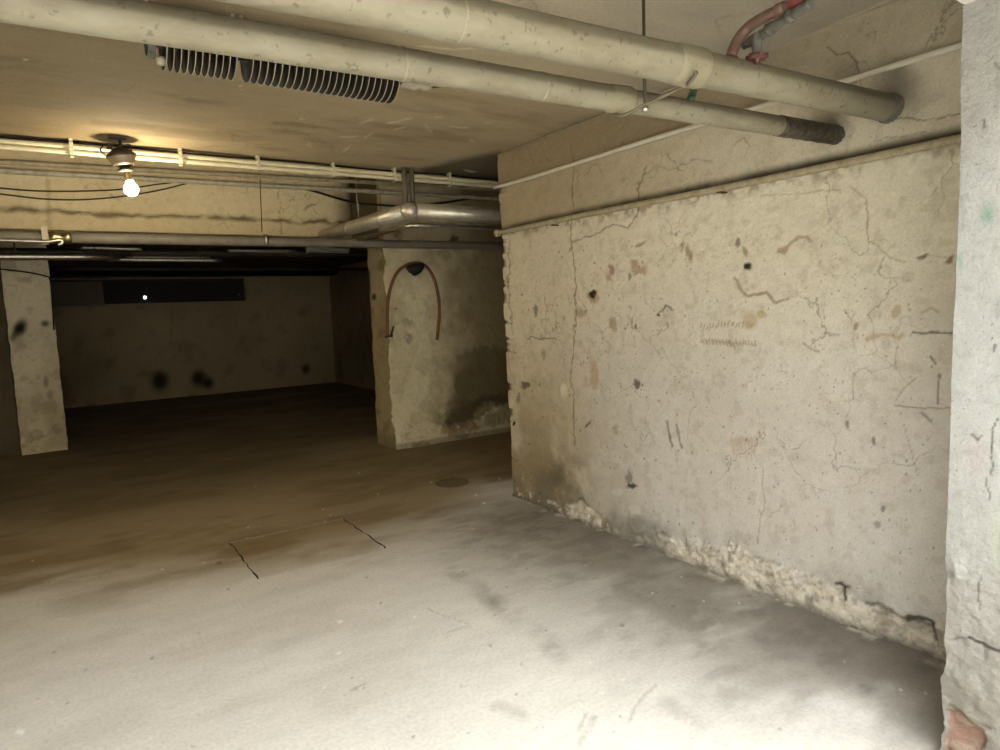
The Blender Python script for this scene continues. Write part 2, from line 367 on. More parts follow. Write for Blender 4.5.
    line([(574, 243), (590, 237), (600, 233), (612, 225), (628, 229), (636, 217), (638, 205), (637, 190), (641, 176), (646, 166)], .7, CK, .65)
    line([(511, 232), (512, 300), (514, 335)], .6, CK, .5)
    line([(585, 178), (592, 168), (598, 165), (602, 172)], .6, CK, .5); line([(640, 176), (655, 166), (668, 170), (690, 158), (712, 162)], .6, CK, .45)
    line([(735, 145), (742, 138), (750, 148)], .6, CK, .5); line([(865, 113), (875, 118), (884, 120)], .9, CK, .7); line([(885, 120), (900, 118), (930, 120), (950, 117), (962, 114)], .9, CK, .65)
    line([(826, 46), (835, 54), (848, 54), (856, 62), (859, 74)], .9, CK, .8); line([(873, 140), (890, 137), (925, 132)], .7, CK, .5)
    line([(850, 186), (866, 198), (867, 240), (878, 246), (890, 258), (905, 262)], .7, lin(150, 134, 104), .7)
    line([(760, 196), (840, 190)], .6, lin(150, 134, 104), .6); line([(895, 405), (912, 408), (950, 410)], .7, CK, .5); line([(897, 400), (905, 385), (915, 378)], .7, CK, .5)
    line([(939, 374), (938, 390), (940, 405)], .9, DK, .7); line([(757, 545), (764, 500), (765, 470)], .6, CK, .4); line([(903, 425), (910, 445), (918, 475)], .6, CK, .4)
    line([(921, 412), (930, 422)], 1, DK, .6)
    # broken plaster foot
    top = np.interp(px, [505, 540, 570, 583, 600, 640, 662, 690, 712, 742, 770, 800, 835, 862, 890, 915, 945], [494, 498, 508, 500, 515, 532, 533, 541, 543, 546, 560, 572, 586, 600, 612, 622, 628])
    qd = (py+(n3-.5)*14+(n2-.5)*12)-top
    foot = ss(-1.5, 2.5, qd)
    pat = np.clip(ss(650, 664, px)+ss(562, 572, px)*ss(606, 596, px), 0, 1); fz = foot*(.25+.75*pat)
    c = mixc(c, foot*(1-pat)*.5, lin(140, 130, 112)); c = mixc(c, foot*pat*ss(.2, .5, fbm(y*14, z*14, 41))*.9, lin(212, 202, 184)); c = mixc(c, foot*ss(.5, .72, fbm(y*18, z*18, 47))*.6, lin(128, 118, 102))
    c = mixc(c, ss(515, 520, px)*ss(660, 640, px)*ss(.10, .05, z)*ss(.52, .6, fbm(y*30, z*30, 49))*.9, lin(222, 214, 196))
    c = mixc(c, foot*ss(.52, .72, fbm(y*45, z*45, 59))*.4, lin(110, 100, 86))
    edge = np.exp(-((qd+.5)/2.2)**2); c = mixc(c, edge*(.3+.7*pat)*ss(.45, .6, fbm(y*9, z*3, 51))*.75, lin(66, 58, 46))
    line([(836, 582), (843, 583), (849, 590), (848, 597)], 1.4, lin(60, 54, 46), .9); line([(908, 618), (918, 619), (930, 624), (935, 631), (936, 640)], 2.6, lin(56, 50, 42), .9)
    c = mixc(c, ss(.05, .005, z)*.6*ss(.3, .6, n2), lin(84, 78, 68))
    grey = ss(600, 615, px)*ss(690, 650, px)*ss(500, 512, py-(px-600)*.3)*.55; c = mixc(c, grey, lin(140, 134, 124))
    # relief
    dn = (n1-.5)*.022+(n2-.5)*.012+(n3-.5)*.004
    dn = dn-.008*ss(.3, 0, z)+fz*(.006+.016*ss(.3, .7, fbm(y*7, z*7, 61)))+(foot*(n3-.5)*.014)+fz*(fbm(y*60, z*60, 63)-.5)*.008
    dn = dn-.012*np.exp(-((segd(px, py, [(908, 618), (930, 624), (936, 640)]))/3)**2)
    # ragged free end
    e = ss(.16, 0, u); chz = .35+.65*ss(1.5, 1.2, z); du = -.022*z*ss(.6, 0, u)+ e*((fbm(z*4, z*0+3, 71)-.5)*.05+(fbm(z*30, z*0, 73)-.5)*.009); chips = ss(.60, .75, fbm(z*16, z*0+7, 79)); du = du+e*chips*.007*chz
    c = mixc(c, ss(.05, .0, u)*chips*.8, lin(90, 74, 50)); dn = dn-e*chips*.012
    dn = dn*ss(0, .02, HC-z)
    return c, dn, du, np.zeros_like(u)
core = MB().box((XW+.03, JY-.5, -.1), (XW+.42, YE-.06, HC+.3))
grid('wall_right', (XW, YE, 0), (0, -1, 0), (0, 0, 1), (-1, 0, 0), YE-JY+.4, HC, .0062, wall_right, M['wall'], core)

# ------------------------------------------------------------------ jamb of the gateway (broken render, brick showing at the foot)
def jamb(u, v, P, px, py):
    # u runs from the back corner toward the street
    n1 = fbm(u*5, v*2, 5); n2 = fbm(u*14, v*14, 15); n3 = fbm(u*45, v*45, 25); n4 = fbm(u*4+3, v*9, 33)
    c = np.repeat(np.array(lin(150, 148, 143))[None], len(u), 0)
    c = mixc(c, ss(.45, .7, n1)*.35, lin(140, 138, 132)); c = mixc(c, ss(.6, .72, n3)*.25, lin(112, 110, 104))
    c = mixc(c, ss(.55, .15, v)*ss(.35, .6, n2)*.6, lin(122, 116, 106)); c = mixc(c, ss(1.15, .3, v+(n1-.5)*.5)*.8, lin(118, 112, 102))
    c = mixc(c, np.exp(-((px-987)/7)**2-((py-215)/9)**2)*.75, lin(92, 124, 104)); c = mixc(c, np.exp(-((px-960)/4)**2-((py-262)/8)**2)*.6, lin(112, 136, 120))
    c = mixc(c, np.exp(-((px-978)/10)**2-((py-455)/20)**2)*.3, lin(152, 132, 126))
    c = mixc(c, np.exp(-((px-996)/5)**2-((py-540)/30)**2)*.3, lin(150, 165, 130))
    DK = lin(66, 58, 48)
    def line(pts, w, k, col=DK):
        nonlocal c
        c = mixc(c, ss(w*1.5, w*.5, segd(px+(n3-.5)*4, py+(n3-.5)*4, pts))*k, col)
    line([(997, 418), (992, 430), (992, 475)], 1, .8); line([(972, 434), (978, 440), (981, 436)], 1.4, .7); line([(986, 478), (987, 484), (991, 500)], 1, .6); line([(995, 345), (993, 350)], 1.2, .7)
    line([(980, 576), (979, 610)], .9, .7); line([(969, 637), (985, 645), (1003, 652)], 1.6, .95, lin(52, 46, 40)); line([(943, 638), (966, 638)], 1.2, .5)
    line([(950, 705), (962, 714), (975, 722), (989, 728)], 2, .8, lin(96, 82, 66)); line([(984, 120), (986, 128)], 1.3, .7); line([(996, 64), (998, 68)], 1.5, .6)
    # exposed brick
    br = inpoly(px+(n2-.5)*14, py+(n3-.5)*10, [(945, 712), (958, 714), (970, 722), (984, 730), (985, 742), (975, 760), (940, 765)]); brick = ss(2, -3, br)
    c = mixc(c, brick*.9, lin(134, 104, 90)); c = mixc(c, brick*ss(.5, .62, n2)*.6, lin(150, 136, 118))
    knob = np.exp(-((px-957)/7)**2-((py-572)/10)**2); c = mixc(c, ss(590, 560, py)*0, DK)
    c = mixc(c, ss(.45, .6, n2)*ss(560, 580, py)*ss(690, 650, py)*.45*ss(.10, .0, u), lin(132, 128, 118))
    low = ss(540, 600, py)
    dn = (n1-.5)*.010+(n2-.5)*(.003+.022*low)+(n3-.5)*(.0012+.004*low)-brick*.02+knob*.012
    e = ss(.05, 0, u); du = e*((fbm(v*3, v*0+5, 91)-.5)*.012+low*((fbm(v*9, v*0+2, 93)-.4)*.02+(fbm(v*30, v*0, 95)-.5)*.012))
    return c, dn, du, np.zeros_like(u)
core = MB().box((JX+.03, JY-.5, -.15), (XW+.4, JY-.035, 2.66))
grid('wall_jamb', (JX, JY, -.1), (0, -1, 0), (0, 0, 1), (-1, 0, 0), .5, 2.6, .005, jamb, M['jamb'], core)

# ------------------------------------------------------------------ floor
def floor(u, v, P, px, py):
    x, y = P[:, 0], P[:, 1]
    n1 = fbm(x*.8, y*1.3, 2, 5); n2 = fbm(x*2.2, y*5, 12, 5); n3 = fbm(x*9, y*14, 22, 4); n4 = fbm(x*.5+y*.25, y*.6, 31)
    c = np.repeat(np.array(lin(216, 210, 201))[None], len(u), 0)
    c = mixc(c, ss(.4, .7, n1)*.35, lin(206, 199, 187)); c = mixc(c, ss(.5, .72, n2)*.3, lin(192, 184, 170))
    c = mixc(c, ss(.55, .75, n3)*.2, lin(215, 210, 202))
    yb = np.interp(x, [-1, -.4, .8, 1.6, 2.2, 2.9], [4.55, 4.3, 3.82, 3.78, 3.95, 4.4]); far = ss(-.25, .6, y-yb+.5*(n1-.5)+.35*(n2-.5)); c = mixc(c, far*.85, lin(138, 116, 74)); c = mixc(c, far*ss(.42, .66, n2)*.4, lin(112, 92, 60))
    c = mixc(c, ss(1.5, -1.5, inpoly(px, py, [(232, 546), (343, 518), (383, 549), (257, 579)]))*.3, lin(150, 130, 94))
    c = mixc(c, ss(.3, .6, n1)*ss(5, 7, y)*.4, lin(96, 82, 58)); c = mixc(c, ss(5, 7, y)*ss(.6, .75, n2)*.25, lin(130, 115, 88))  # shade of the dark back room painted onto the floor
    # grime along the right wall, with shade painted in
    gr = ss(1.5, .05, 2.87-x+.5*(n1-.5)+.3*(n2-.5))*ss(4.8, 3.6, y); c = mixc(c, gr*.88*ss(.05, .45, n2*.5+n1*.5), lin(122, 113, 101))
    c = mixc(c, gr*ss(.5, .66, n3*.5+n2*.5)*.4, lin(96, 88, 78))
    c = mixc(c, ss(1.35, .2, np.hypot(2.8-x, (1.15-y)*.75)+.3*(n2-.5))*.4*ss(.25, .6, n2), lin(98, 90, 80))  # corner behind the jamb darkened: its shade painted in
    def band(pts, w, k, col=lin(128, 120, 108), wob=10):
        nonlocal c
        d = segd(px+(n2-.5)*wob*2, py+(n3-.5)*wob, pts); c = mixc(c, ss(w, w*.2, d)*k*ss(.25, .6, n3*.4+n2*.6), col)
    band([(455, 575), (480, 590), (505, 620)], 12, .4); band([(545, 652), (600, 635)], 9, .3); band([(610, 690), (635, 685)], 12, .35); band([(495, 705), (520, 715)], 10, .3)
    band([(600, 560), (680, 605)], 24, .5); band([(730, 700), (790, 720)], 20, .45); band([(500, 605), (525, 625), (560, 655)], 14, .5); band([(660, 700), (700, 725)], 12, .45)
    band([(590, 720), (575, 745)], 6, .6); band([(700, 650), (830, 700)], 22, .4); band([(740, 610), (760, 612)], 7, .8, lin(110, 104, 95)); band([(860, 690), (900, 700)], 12, .5, lin(90, 85, 78))
    band([(120, 545), (300, 545)], 24, .4, lin(118, 98, 66)); band([(0, 585), (70, 580), (130, 565)], 10, .35, lin(120, 100, 72))
    band([(275, 480), (335, 472), (400, 455)], 7, .7, lin(150, 132, 100)); band([(280, 486), (300, 500), (330, 525)], 8, .5, lin(150, 132, 100))
    def line(pts, w, k, col):
        nonlocal c
        c = mixc(c, ss(w*1.5, w*.5, segd(px+(n3-.5)*5, py+(n3-.5)*3, pts))*k, col)
    line([(655, 685), (640, 700), (628, 720)], 1.6, .3, lin(90, 82, 72)); line([(586, 714), (580, 728)], 1.8, .3, lin(110, 100, 90))
    line([(432, 572), (470, 568)], .7, .4, lin(215, 208, 195)); line([(437, 637), (470, 625), (433, 612), (420, 601)], .5, .35, lin(150, 140, 128))
    line([(350, 690), (365, 683)], .8, .5, lin(130, 118, 100)); line([(185, 636), (188, 646)], 1, .5, lin(225, 220, 212)); line([(212, 588), (216, 594)], .9, .5, lin(220, 212, 200))
    for (a, b, w, cc) in ((339, 653, 1.4, 250), (340, 622, 1.6, 250), (310, 671, 1.0, 245), (323, 688, 1, 245), (20, 732, 3, 245), (415, 617, .8, 245), (484, 503, 1, 240), (476, 495, .9, 240), (359, 473, .7, 220)):
        c = mixc(c, ss(w*1.4, w*.5, np.hypot((px-a)*.7, py-b))*.8, lin(cc, cc, cc-10))
    for (a, b, w) in ((219, 563, 3), (228, 589, 1.6), (490, 646, 2), (381, 603, 1.4), (447, 637, 1.2), (352, 678, 1.2), (53, 652, 1.6), (622, 625, 2.5), (673, 606, 2), (129, 696, 1.2), (152, 658, 2), (780, 728, 1.6), (620, 716, 1.6)):
        c = mixc(c, ss(w*1.4, w*.5, np.hypot((px-a)*.6, py-b)*1.5)*.55, lin(96, 86, 74))
    for k in range(150):
        rx, ry = random.uniform(0, 930), random.uniform(470, 748); s = random.uniform(.4, 1.0); m_ = np.abs(px-rx)+np.abs(py-ry) < 5
        if m_.any(): c[m_] = mixc(c[m_], ss(1.4, .5, np.hypot(px[m_]-rx, py[m_]-ry)/s)*.6, lin(230, 225, 215) if k % 3 else lin(90, 80, 66))
    # pale crumbs and dust along the wall foot
    c = mixc(c, ss(.10, .02, XW-x)*ss(.55, .7, n3)*ss(4.3, 4.1, y)*.8, lin(206, 198, 184))
    dn = (n1-.5)*.012*ss(8, 2, y)+(n3-.5)*.002
    return c, dn, np.zeros_like(u), np.zeros_like(u)
xs = np.concatenate([np.linspace(-4, -.6, 60, False), np.linspace(-.6, 3.3, 330, False), np.linspace(3.3, 5.2, 60)])
ys = np.concatenate([np.linspace(-6.2, .6, 70, False), np.linspace(.6, 5.2, 420, False), np.linspace(5.2, 14.2, 300)])
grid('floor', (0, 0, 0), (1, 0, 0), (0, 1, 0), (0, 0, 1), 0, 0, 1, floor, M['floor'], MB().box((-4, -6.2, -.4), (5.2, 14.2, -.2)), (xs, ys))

# ------------------------------------------------------------------ ceiling
def ceiling(u, v, P, px, py):
    x, y = P[:, 0], P[:, 1]
    n1 = fbm(x*1.0, y*2.2, 4, 5); n2 = fbm(x*3, y*9, 14, 5); n3 = fbm(x*20, y*20, 24)
    c = np.repeat(np.array(lin(168, 152, 122))[None], len(u), 0)
    c = mixc(c, ss(.4, .7, n1)*.5, lin(150, 132, 102)); c = mixc(c, ss(.5, .75, n2)*.45, lin(124, 108, 82))
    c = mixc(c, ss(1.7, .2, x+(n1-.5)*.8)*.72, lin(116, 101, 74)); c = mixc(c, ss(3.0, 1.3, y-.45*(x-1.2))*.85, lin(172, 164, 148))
    def band(pts, w, k, col=lin(88, 74, 52)):
        nonlocal c
        c = mixc(c, ss(w, w*.2, segd(px+(n2-.5)*40, py+(n1-.5)*20+(n2-.5)*8, pts))*k*ss(.3, .65, n2), col)
    band([(90, 84), (150, 90), (180, 93)], 6, .5); band([(195, 100), (250, 105)], 7, .3); band([(0, 58), (40, 60)], 7, .3); band([(280, 130), (340, 135)], 8, .35); band([(100, 122), (160, 125)], 6, .3)
    pl = inpoly(px+(n2-.5)*12, py+(n1-.5)*6, [(500, 152), (478, 155), (450, 161), (425, 168), (420, 178), (505, 190)]); c = mixc(c, ss(4, -4, pl)*.85, lin(62, 54, 40))
    c = mixc(c, np.exp(-((px-150)/95)**2-((py-136)/16)**2)*.35*ss(.3, .6, n2), lin(84, 70, 48))  # soft painted shade around the lamp, dims the bulb-lit ceiling
    W = lin(205, 190, 155)
    for (a, b, cx, d) in ((361, 123, 372, 120), (388, 123, 412, 119), (395, 129, 405, 127), (340, 137, 358, 136), (450, 127, 468, 128), (425, 125, 431, 132), (436, 117, 441, 117), (365, 138, 372, 133), (343, 152, 350, 146), (486, 123, 491, 123), (300, 118, 303, 119), (309, 143, 310, 146), (470, 140, 474, 141), (241, 86, 241, 89), (24, 59, 26, 60), (465, 171, 475, 172), (418, 46, 455, 50), (455, 50, 498, 46)):
        c = mixc(c, ss(1.3, .4, segd(px, py+(n3-.5)*3, [(a, b), (cx, d)]))*.6, W)
    c = mixc(c, ss(2.0, .4, segd(px, py, [(700, 78), (770, 52), (830, 26), (894, -2)]))*.55, lin(215, 205, 180))
    c = mixc(c, ss(1.5, .4, segd(px+(n3-.5)*4, py, [(312, 8), (345, 2), (395, 12), (420, 14)]))*.0, W)
    return c, (n1-.5)*.012+(n3-.5)*.002, np.zeros_like(u), np.zeros_like(u)
grid('ceiling', (-4, .3, HC), (1, 0, 0), (0, 1, 0), (0, 0, -1), 9.2, SLAB-.3, .016, ceiling, M['ceil'], MB().box((-4, .3, HC+.02), (5.2, SLAB-.003, 3.2)))
s = lambda *a, name, m: tag(MB().box(*a).build(name, M[m]), kind='structure')
def plain(colr, dirt=(90, 78, 58)):
    def fn(u, v, P, px, py):
        a = P[:, 0]+P[:, 1]; z = P[:, 2]; n1 = fbm(a*1.3, z*1.3, 6); n2 = fbm(a*5, z*5, 16)
        c = np.repeat(np.array(lin(*colr))[None], len(u), 0); c = mixc(c, ss(.4, .7, n1)*.5, [k*.7 for k in lin(*colr)]); c = mixc(c, ss(.55, .75, n2)*.4, lin(*dirt))
        return c, (n1-.5)*.02, np.zeros_like(u), np.zeros_like(u)
    return fn
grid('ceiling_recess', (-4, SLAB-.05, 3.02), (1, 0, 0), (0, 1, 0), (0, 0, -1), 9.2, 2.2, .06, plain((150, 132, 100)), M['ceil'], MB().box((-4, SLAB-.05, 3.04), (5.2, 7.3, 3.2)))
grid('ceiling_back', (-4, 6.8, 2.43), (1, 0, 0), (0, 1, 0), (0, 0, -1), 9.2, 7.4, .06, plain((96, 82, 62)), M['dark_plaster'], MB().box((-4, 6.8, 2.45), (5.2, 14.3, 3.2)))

# ------------------------------------------------------------------ cross beam
BY = 6.40
BX1 = 2.62
def beam(u, v, P, px, py):
    x, z = P[:, 0], P[:, 2]; n1 = fbm(x*1.5, z*1.5, 7); n2 = fbm(x*6, z*8, 17); n3 = fbm(x*24, z*24, 27)
    c = np.repeat(np.array(lin(206, 190, 154))[None], len(u), 0); c = mixc(c, ss(.4, .7, n1)*.35, lin(184, 166, 128)); c = mixc(c, ss(.58, .72, n3)*.2, lin(150, 130, 94))
    ly = 2.365+(fbm(x*3, x*0, 37)-.5)*.04+(fbm(x*14, x*0, 38)-.5)*.03; d = z-ly
    c = mixc(c, np.exp(-((d-.012)/(.006+.034*fbm(x*7, x*0+3, 39)**1.5))**2)*.85*ss(.1, .5, n2), lin(84, 68, 44)); c = mixc(c, ss(0, -.02, d)*.35, lin(200, 180, 140))
    def line(pts, w, k, col=lin(110, 88, 56)):
        nonlocal c
        c = mixc(c, ss(w*1.6, w*.4, segd(px+(n3-.5)*4, py+(n3-.5)*3, pts))*k, col)
    line([(48, 180), (49, 228)], 2.2, .35); line([(305, 210), (312, 204), (318, 204)], .8, .7); line([(278, 185), (281, 235)], .6, .5); line([(60, 234), (52, 226)], 1, .0)
    dn = (n1-.5)*.02+(n2-.5)*.008+ss(0, -.012, d)*.025+np.exp(-((d-.01)/.02)**2)*(n2-.35)*.06
    q = np.clip((x-(BX1-.30))/.30, 0, 1); dn = dn*(1-q)-.30*(1-np.sqrt(np.maximum(0, 1-q*q)))
    return c, dn, np.zeros_like(u), np.zeros_like(u)
grid('trim_1', (-4, BY, 2.235), (1, 0, 0), (0, 0, 1), (0, -1, 0), BX1+4, .8, .016, beam, M['wall'], MB().box((-4, BY+.02, 2.235), (BX1-.29, BY+.42, 3.05)).box((BX1-.3, BY+.30, 2.235), (BX1, BY+.42, 3.05)))

# ------------------------------------------------------------------ middle pillar
def pillar_front(u, v, P, px, py):
    x, z = P[:, 0], P[:, 2]; n1 = fbm(x*1.8, z*1.8, 8); n2 = fbm(x*7, z*7, 18); n3 = fbm(x*26, z*26, 28)
    c = np.repeat(np.array(lin(220, 208, 174))[None], len(u), 0); c = mixc(c, ss(.35, .7, n1)*.4, lin(190, 174, 134)); c = mixc(c, ss(.52, .72, n2)*.3, lin(160, 142, 104))
    c = mixc(c, ss(415, 480, px+(n1-.5)*80+(n2-.5)*30)*.72, lin(112, 95, 64)); c = mixc(c, ss(250, 300, py)*ss(.52, .66, n3)*.12, lin(120, 102, 72))  # darker to the right: shadow of the right wall painted in, with mottled damp
    qx = px+(n2-.5)*16; qy = py+(n3-.5)*10
    wet = inpoly(qx, qy, [(442, 424), (448, 408), (457, 395), (455, 378), (462, 350), (485, 345), (515, 350), (515, 404), (487, 402), (470, 420), (455, 428)]); c = mixc(c, ss(5, -5, wet)*.6, lin(98, 86, 62))
    wet2 = inpoly(qx, qy, [(446, 424), (452, 412), (470, 400), (490, 394), (512, 394), (512, 406), (487, 402), (470, 420), (457, 427)]); c = mixc(c, ss(3, -3, wet2)*.6, lin(70, 60, 44))
    top = np.interp(px, [385, 395, 410, 430, 440, 447, 465, 478, 490, 500, 520], [428, 428, 426, 421, 424, 428, 426, 418, 410, 406, 402])
    qd = qy-top; foot = ss(-1, 2, qd)
    c = mixc(c, foot*.75, lin(216, 204, 172)); c = mixc(c, foot*ss(.5, .62, n2)*.5, lin(110, 94, 64))
    bry = py-(447-(px-394)*.155); brick = ss(-13.5, -12, bry)*ss(-4, -6, bry)*ss(402, 408, px)*ss(486, 476, px)*ss(.3, .45, n2)
    tone = np.floor((px-400)/11.5)
    jt = np.abs(((px-400)/11.5) % 1-.5) > .44
    c = mixc(c, brick*np.where(jt, .1, .75), lin(158, 128, 90)); c = mixc(c, ss(-4, -1.5, bry)*.45, lin(70, 60, 44))
    blob = lambda a, b, r, k, col: mixc(c, ss(1.5, .5, np.hypot(qx-a, qy-b)/r)*k, lin(*col))
    c = blob(399, 310, 1.6, .8, (60, 50, 34)); c = blob(410, 323, 4, .45, (90, 80, 56)); c = blob(409, 339, 4, .5, (84, 74, 50)); c = blob(445, 252, 6, .5, (120, 108, 80)); c = blob(452, 239, 4, .9, (40, 32, 24)); c = blob(395, 233, 6, .6, (70, 40, 30)); c = blob(400, 285, 3, .3, (110, 98, 66))
    c = mixc(c, ss(2.1, 2.2, z+(n2-.5)*.1)*.3, lin(104, 88, 62))  # top darkened: shade under the duct painted in
    dn = (n1-.5)*.02+(n2-.5)*.01+foot*(.02+(n2-.4)*.05)-ss(4, -4, wet)*.008
    e = ss(.10, 0, u); du = e*((fbm(z*6, z*0+1, 81)-.5)*.05+(fbm(z*22, z*0, 83)-.5)*.04); dn = dn-ss(.03, 0, u)*.012
    return c, dn, du, np.zeros_like(u)
TOP = 3.02
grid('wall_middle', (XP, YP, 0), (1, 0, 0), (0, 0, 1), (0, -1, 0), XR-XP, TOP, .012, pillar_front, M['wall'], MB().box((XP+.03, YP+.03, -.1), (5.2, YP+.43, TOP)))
def pillar_side(u, v, P, px, py):
    y, z = P[:, 1], P[:, 2]; n1 = fbm(y*2, z*2, 9); n2 = fbm(y*8, z*8, 19); n3 = fbm(y*26, z*26, 29)
    c = np.repeat(np.array(lin(186, 168, 126))[None], len(u), 0); c = mixc(c, ss(.4, .7, n1)*.4, lin(150, 130, 92)); c = mixc(c, ss(.55, .7, n2)*.4, lin(120, 100, 66))
    c = mixc(c, ss(1.5, .5, np.hypot(px-374, (py-297)*.6)/2)*.9, lin(40, 32, 22)); c = mixc(c, ss(.25, .05, z)*.5, lin(110, 98, 74))
    e = ss(.08, 0, .44-u); du = e*((fbm(z*9, z*0+4, 85)-.5)*.09)
    return c, (n1-.5)*.02+(n2-.5)*.01, du, np.zeros_like(u)
grid('wall_middle_return', (XP+.005, YP+.005, 0), (0, 1, 0), (0, 0, 1), (-1, 0, 0), .44, TOP, .012, pillar_side, M['wall'])
grid('wall_recess', (BX1-.2, YP+.12, 2.26), (1, 0, 0), (0, 0, 1), (0, -1, 0), XP-BX1+.3, .79, .03, plain((112, 97, 70)), M['wall'], MB().box((BX1, YP+.14, 2.26), (XP+.1, YP+.4, 3.1)))

# ------------------------------------------------------------------ left pillar and the grey wall beside it
def pillar_left(u, v, P, px, py):
    x, z = P[:, 0], P[:, 2]; n1 = fbm(x*2+9, z*2, 10); n2 = fbm(x*8, z*8, 20); n3 = fbm(x*26, z*26, 30)
    c = np.repeat(np.array(lin(222, 208, 178))[None], len(u), 0); c = mixc(c, ss(.4, .7, n1)*.4, lin(176, 158, 122)); c = mixc(c, ss(1.1, .3, z)*.5, lin(150, 130, 92)); c = mixc(c, ss(.56, .7, n2)*.3, lin(120, 104, 76))
    sp = lambda a, b, rx, ry, k, col, t=0: mixc(c, ss(1.6, .3, np.hypot(((px-a)*math.cos(t)+(py-b)*math.sin(t))/rx, (-(px-a)*math.sin(t)+(py-b)*math.cos(t))/ry))*k, lin(*col))
    c = sp(20, 328, 6, 9, .97, (24, 22, 20), .5); c = sp(14, 336, 3, 5, .6, (50, 44, 38), .5); c = sp(45, 323.5, 4, 3, .8, (60, 48, 38)); c = sp(46, 382, 2.5, 6, .6, (90, 72, 50)); c = sp(50, 395, 3, 5, .5, (100, 80, 56))
    fl = ss(.47, .58, fbm(x*9, z*9, 40))*ss(408, 418, py)*ss(50, 40, px+(n2-.5)*20); c = mixc(c, fl*.8, lin(208, 196, 160)); c = mixc(c, ss(.12, .02, z)*ss(.45, .6, n2)*.7, lin(206, 192, 150))
    e = ss(.06, 0, u)+ss(.06, 0, .45-u); dn = (n1-.5)*.02+(n2-.5)*.01+fl*.015
    du = (ss(.06, 0, .45-u)-ss(.06, 0, u))*(fbm(z*8, z*0, 87)-.6)*.02
    return c, dn, du, np.zeros_like(u)
grid('wall_left_pillar', (XL-.45, YL, 0), (1, 0, 0), (0, 0, 1), (0, -1, 0), .45, 2.44, .014, pillar_left, M['wall'], MB().box((XL-.44, YL+.02, -.1), (XL-.01, YL+.5, 2.44)))
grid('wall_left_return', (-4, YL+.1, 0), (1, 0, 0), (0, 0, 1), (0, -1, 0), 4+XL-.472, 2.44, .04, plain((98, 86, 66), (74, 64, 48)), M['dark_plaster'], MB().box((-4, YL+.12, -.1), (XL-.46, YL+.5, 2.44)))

# ------------------------------------------------------------------ back room
def back(u, v, P, px, py):
    x, z = P[:, 0], P[:, 2]; n1 = fbm(x*.9, z*.9, 13); n2 = fbm(x*4, z*4, 33); n3 = fbm(x*14, z*14, 43)
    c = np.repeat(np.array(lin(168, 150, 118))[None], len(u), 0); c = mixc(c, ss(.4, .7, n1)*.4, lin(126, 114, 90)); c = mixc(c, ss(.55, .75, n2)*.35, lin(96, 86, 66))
    for (a, b, rx, ry) in ((160, 381, 9, 10), (198, 378, 7, 8), (208, 383, 6, 6), (306, 369, 4, 5)): c = mixc(c, ss(1.6, .3, np.hypot((px-a)/rx, (py-b)/ry))*.85, lin(30, 26, 20))
    c = mixc(c, ss(1.2, .3, segd(px+(n2-.5)*4, py, [(171, 303), (171, 345)]))*.3, lin(70, 60, 44))
    return c, (n1-.5)*.03, np.zeros_like(u), np.zeros_like(u)
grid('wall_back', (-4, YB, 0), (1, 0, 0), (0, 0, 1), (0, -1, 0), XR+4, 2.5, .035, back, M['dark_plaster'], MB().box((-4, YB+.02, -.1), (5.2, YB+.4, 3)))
grid('wall_back_right', (XR, 4.0, 0), (0, 1, 0), (0, 0, 1), (-1, 0, 0), YB-4, 3.05, .06, plain((150, 136, 108)), M['dark_plaster'], MB().box((XR+.02, 4, -.1), (XR+.35, YB+.4, 3.2)))
grid('wall_left', (-3.9, .3, 0), (0, 1, 0), (0, 0, 1), (1, 0, 0), YB-.3, 3.05, .08, plain((170, 156, 124)), M['wall'], MB().box((-4.2, .3, -.1), (-3.92, YB+.4, 3.2)))
s((XW+.4, JY-.5, 0), (5.2, YE-.4, 3.2), name='wall_recess_return', m='dark_plaster')
s((-.2, YB-.55, 2.27), (XR, YB-.02, 2.45), name='trim_2', m='dark_plaster')       # downstand at the back

# gateway: lintel, pier on the far side, and the unseen yard walls outside
s((-4, .38, 2.31), (JX+.7, JY, 2.75), name='trim_3', m='outside')
s((-4.2, .35, 0), (-2.6, JY, 2.75), name='wall_front', m='outside')
s((JX+.02, -6.2, 0), (JX+.95, .42, 6.0), name='wall_sky_block_right', m='outside')  # unseen wall, moved in and raised to block light from the right
s((-4.6, -6.2, 0), (-4.3, .38, 4.6), name='wall_sky_block_left', m='outside')  # unseen wall added to cut sky light on jamb and right wall
s((-8, -6.6, 0), (8, -6.2, 6.0), name='wall_sky_block_opposite', m='outside')  # unseen opposite wall, its height set to cut low sky light

# ------------------------------------------------------------------ cable along the ceiling corner
o = MB().tube([(XW-.008, YE-.02, HC-.012)]+[(XW-.012+random.uniform(-.003, .003), YE-.1-k*.09, HC-.010+random.uniform(-.004, .003)) for k in range(1, 20)], .005, 8).build('cable', M['pale_mortar'])
tag(o, 'thin pale cable along the corner where the ceiling meets the right wall', 'cable')

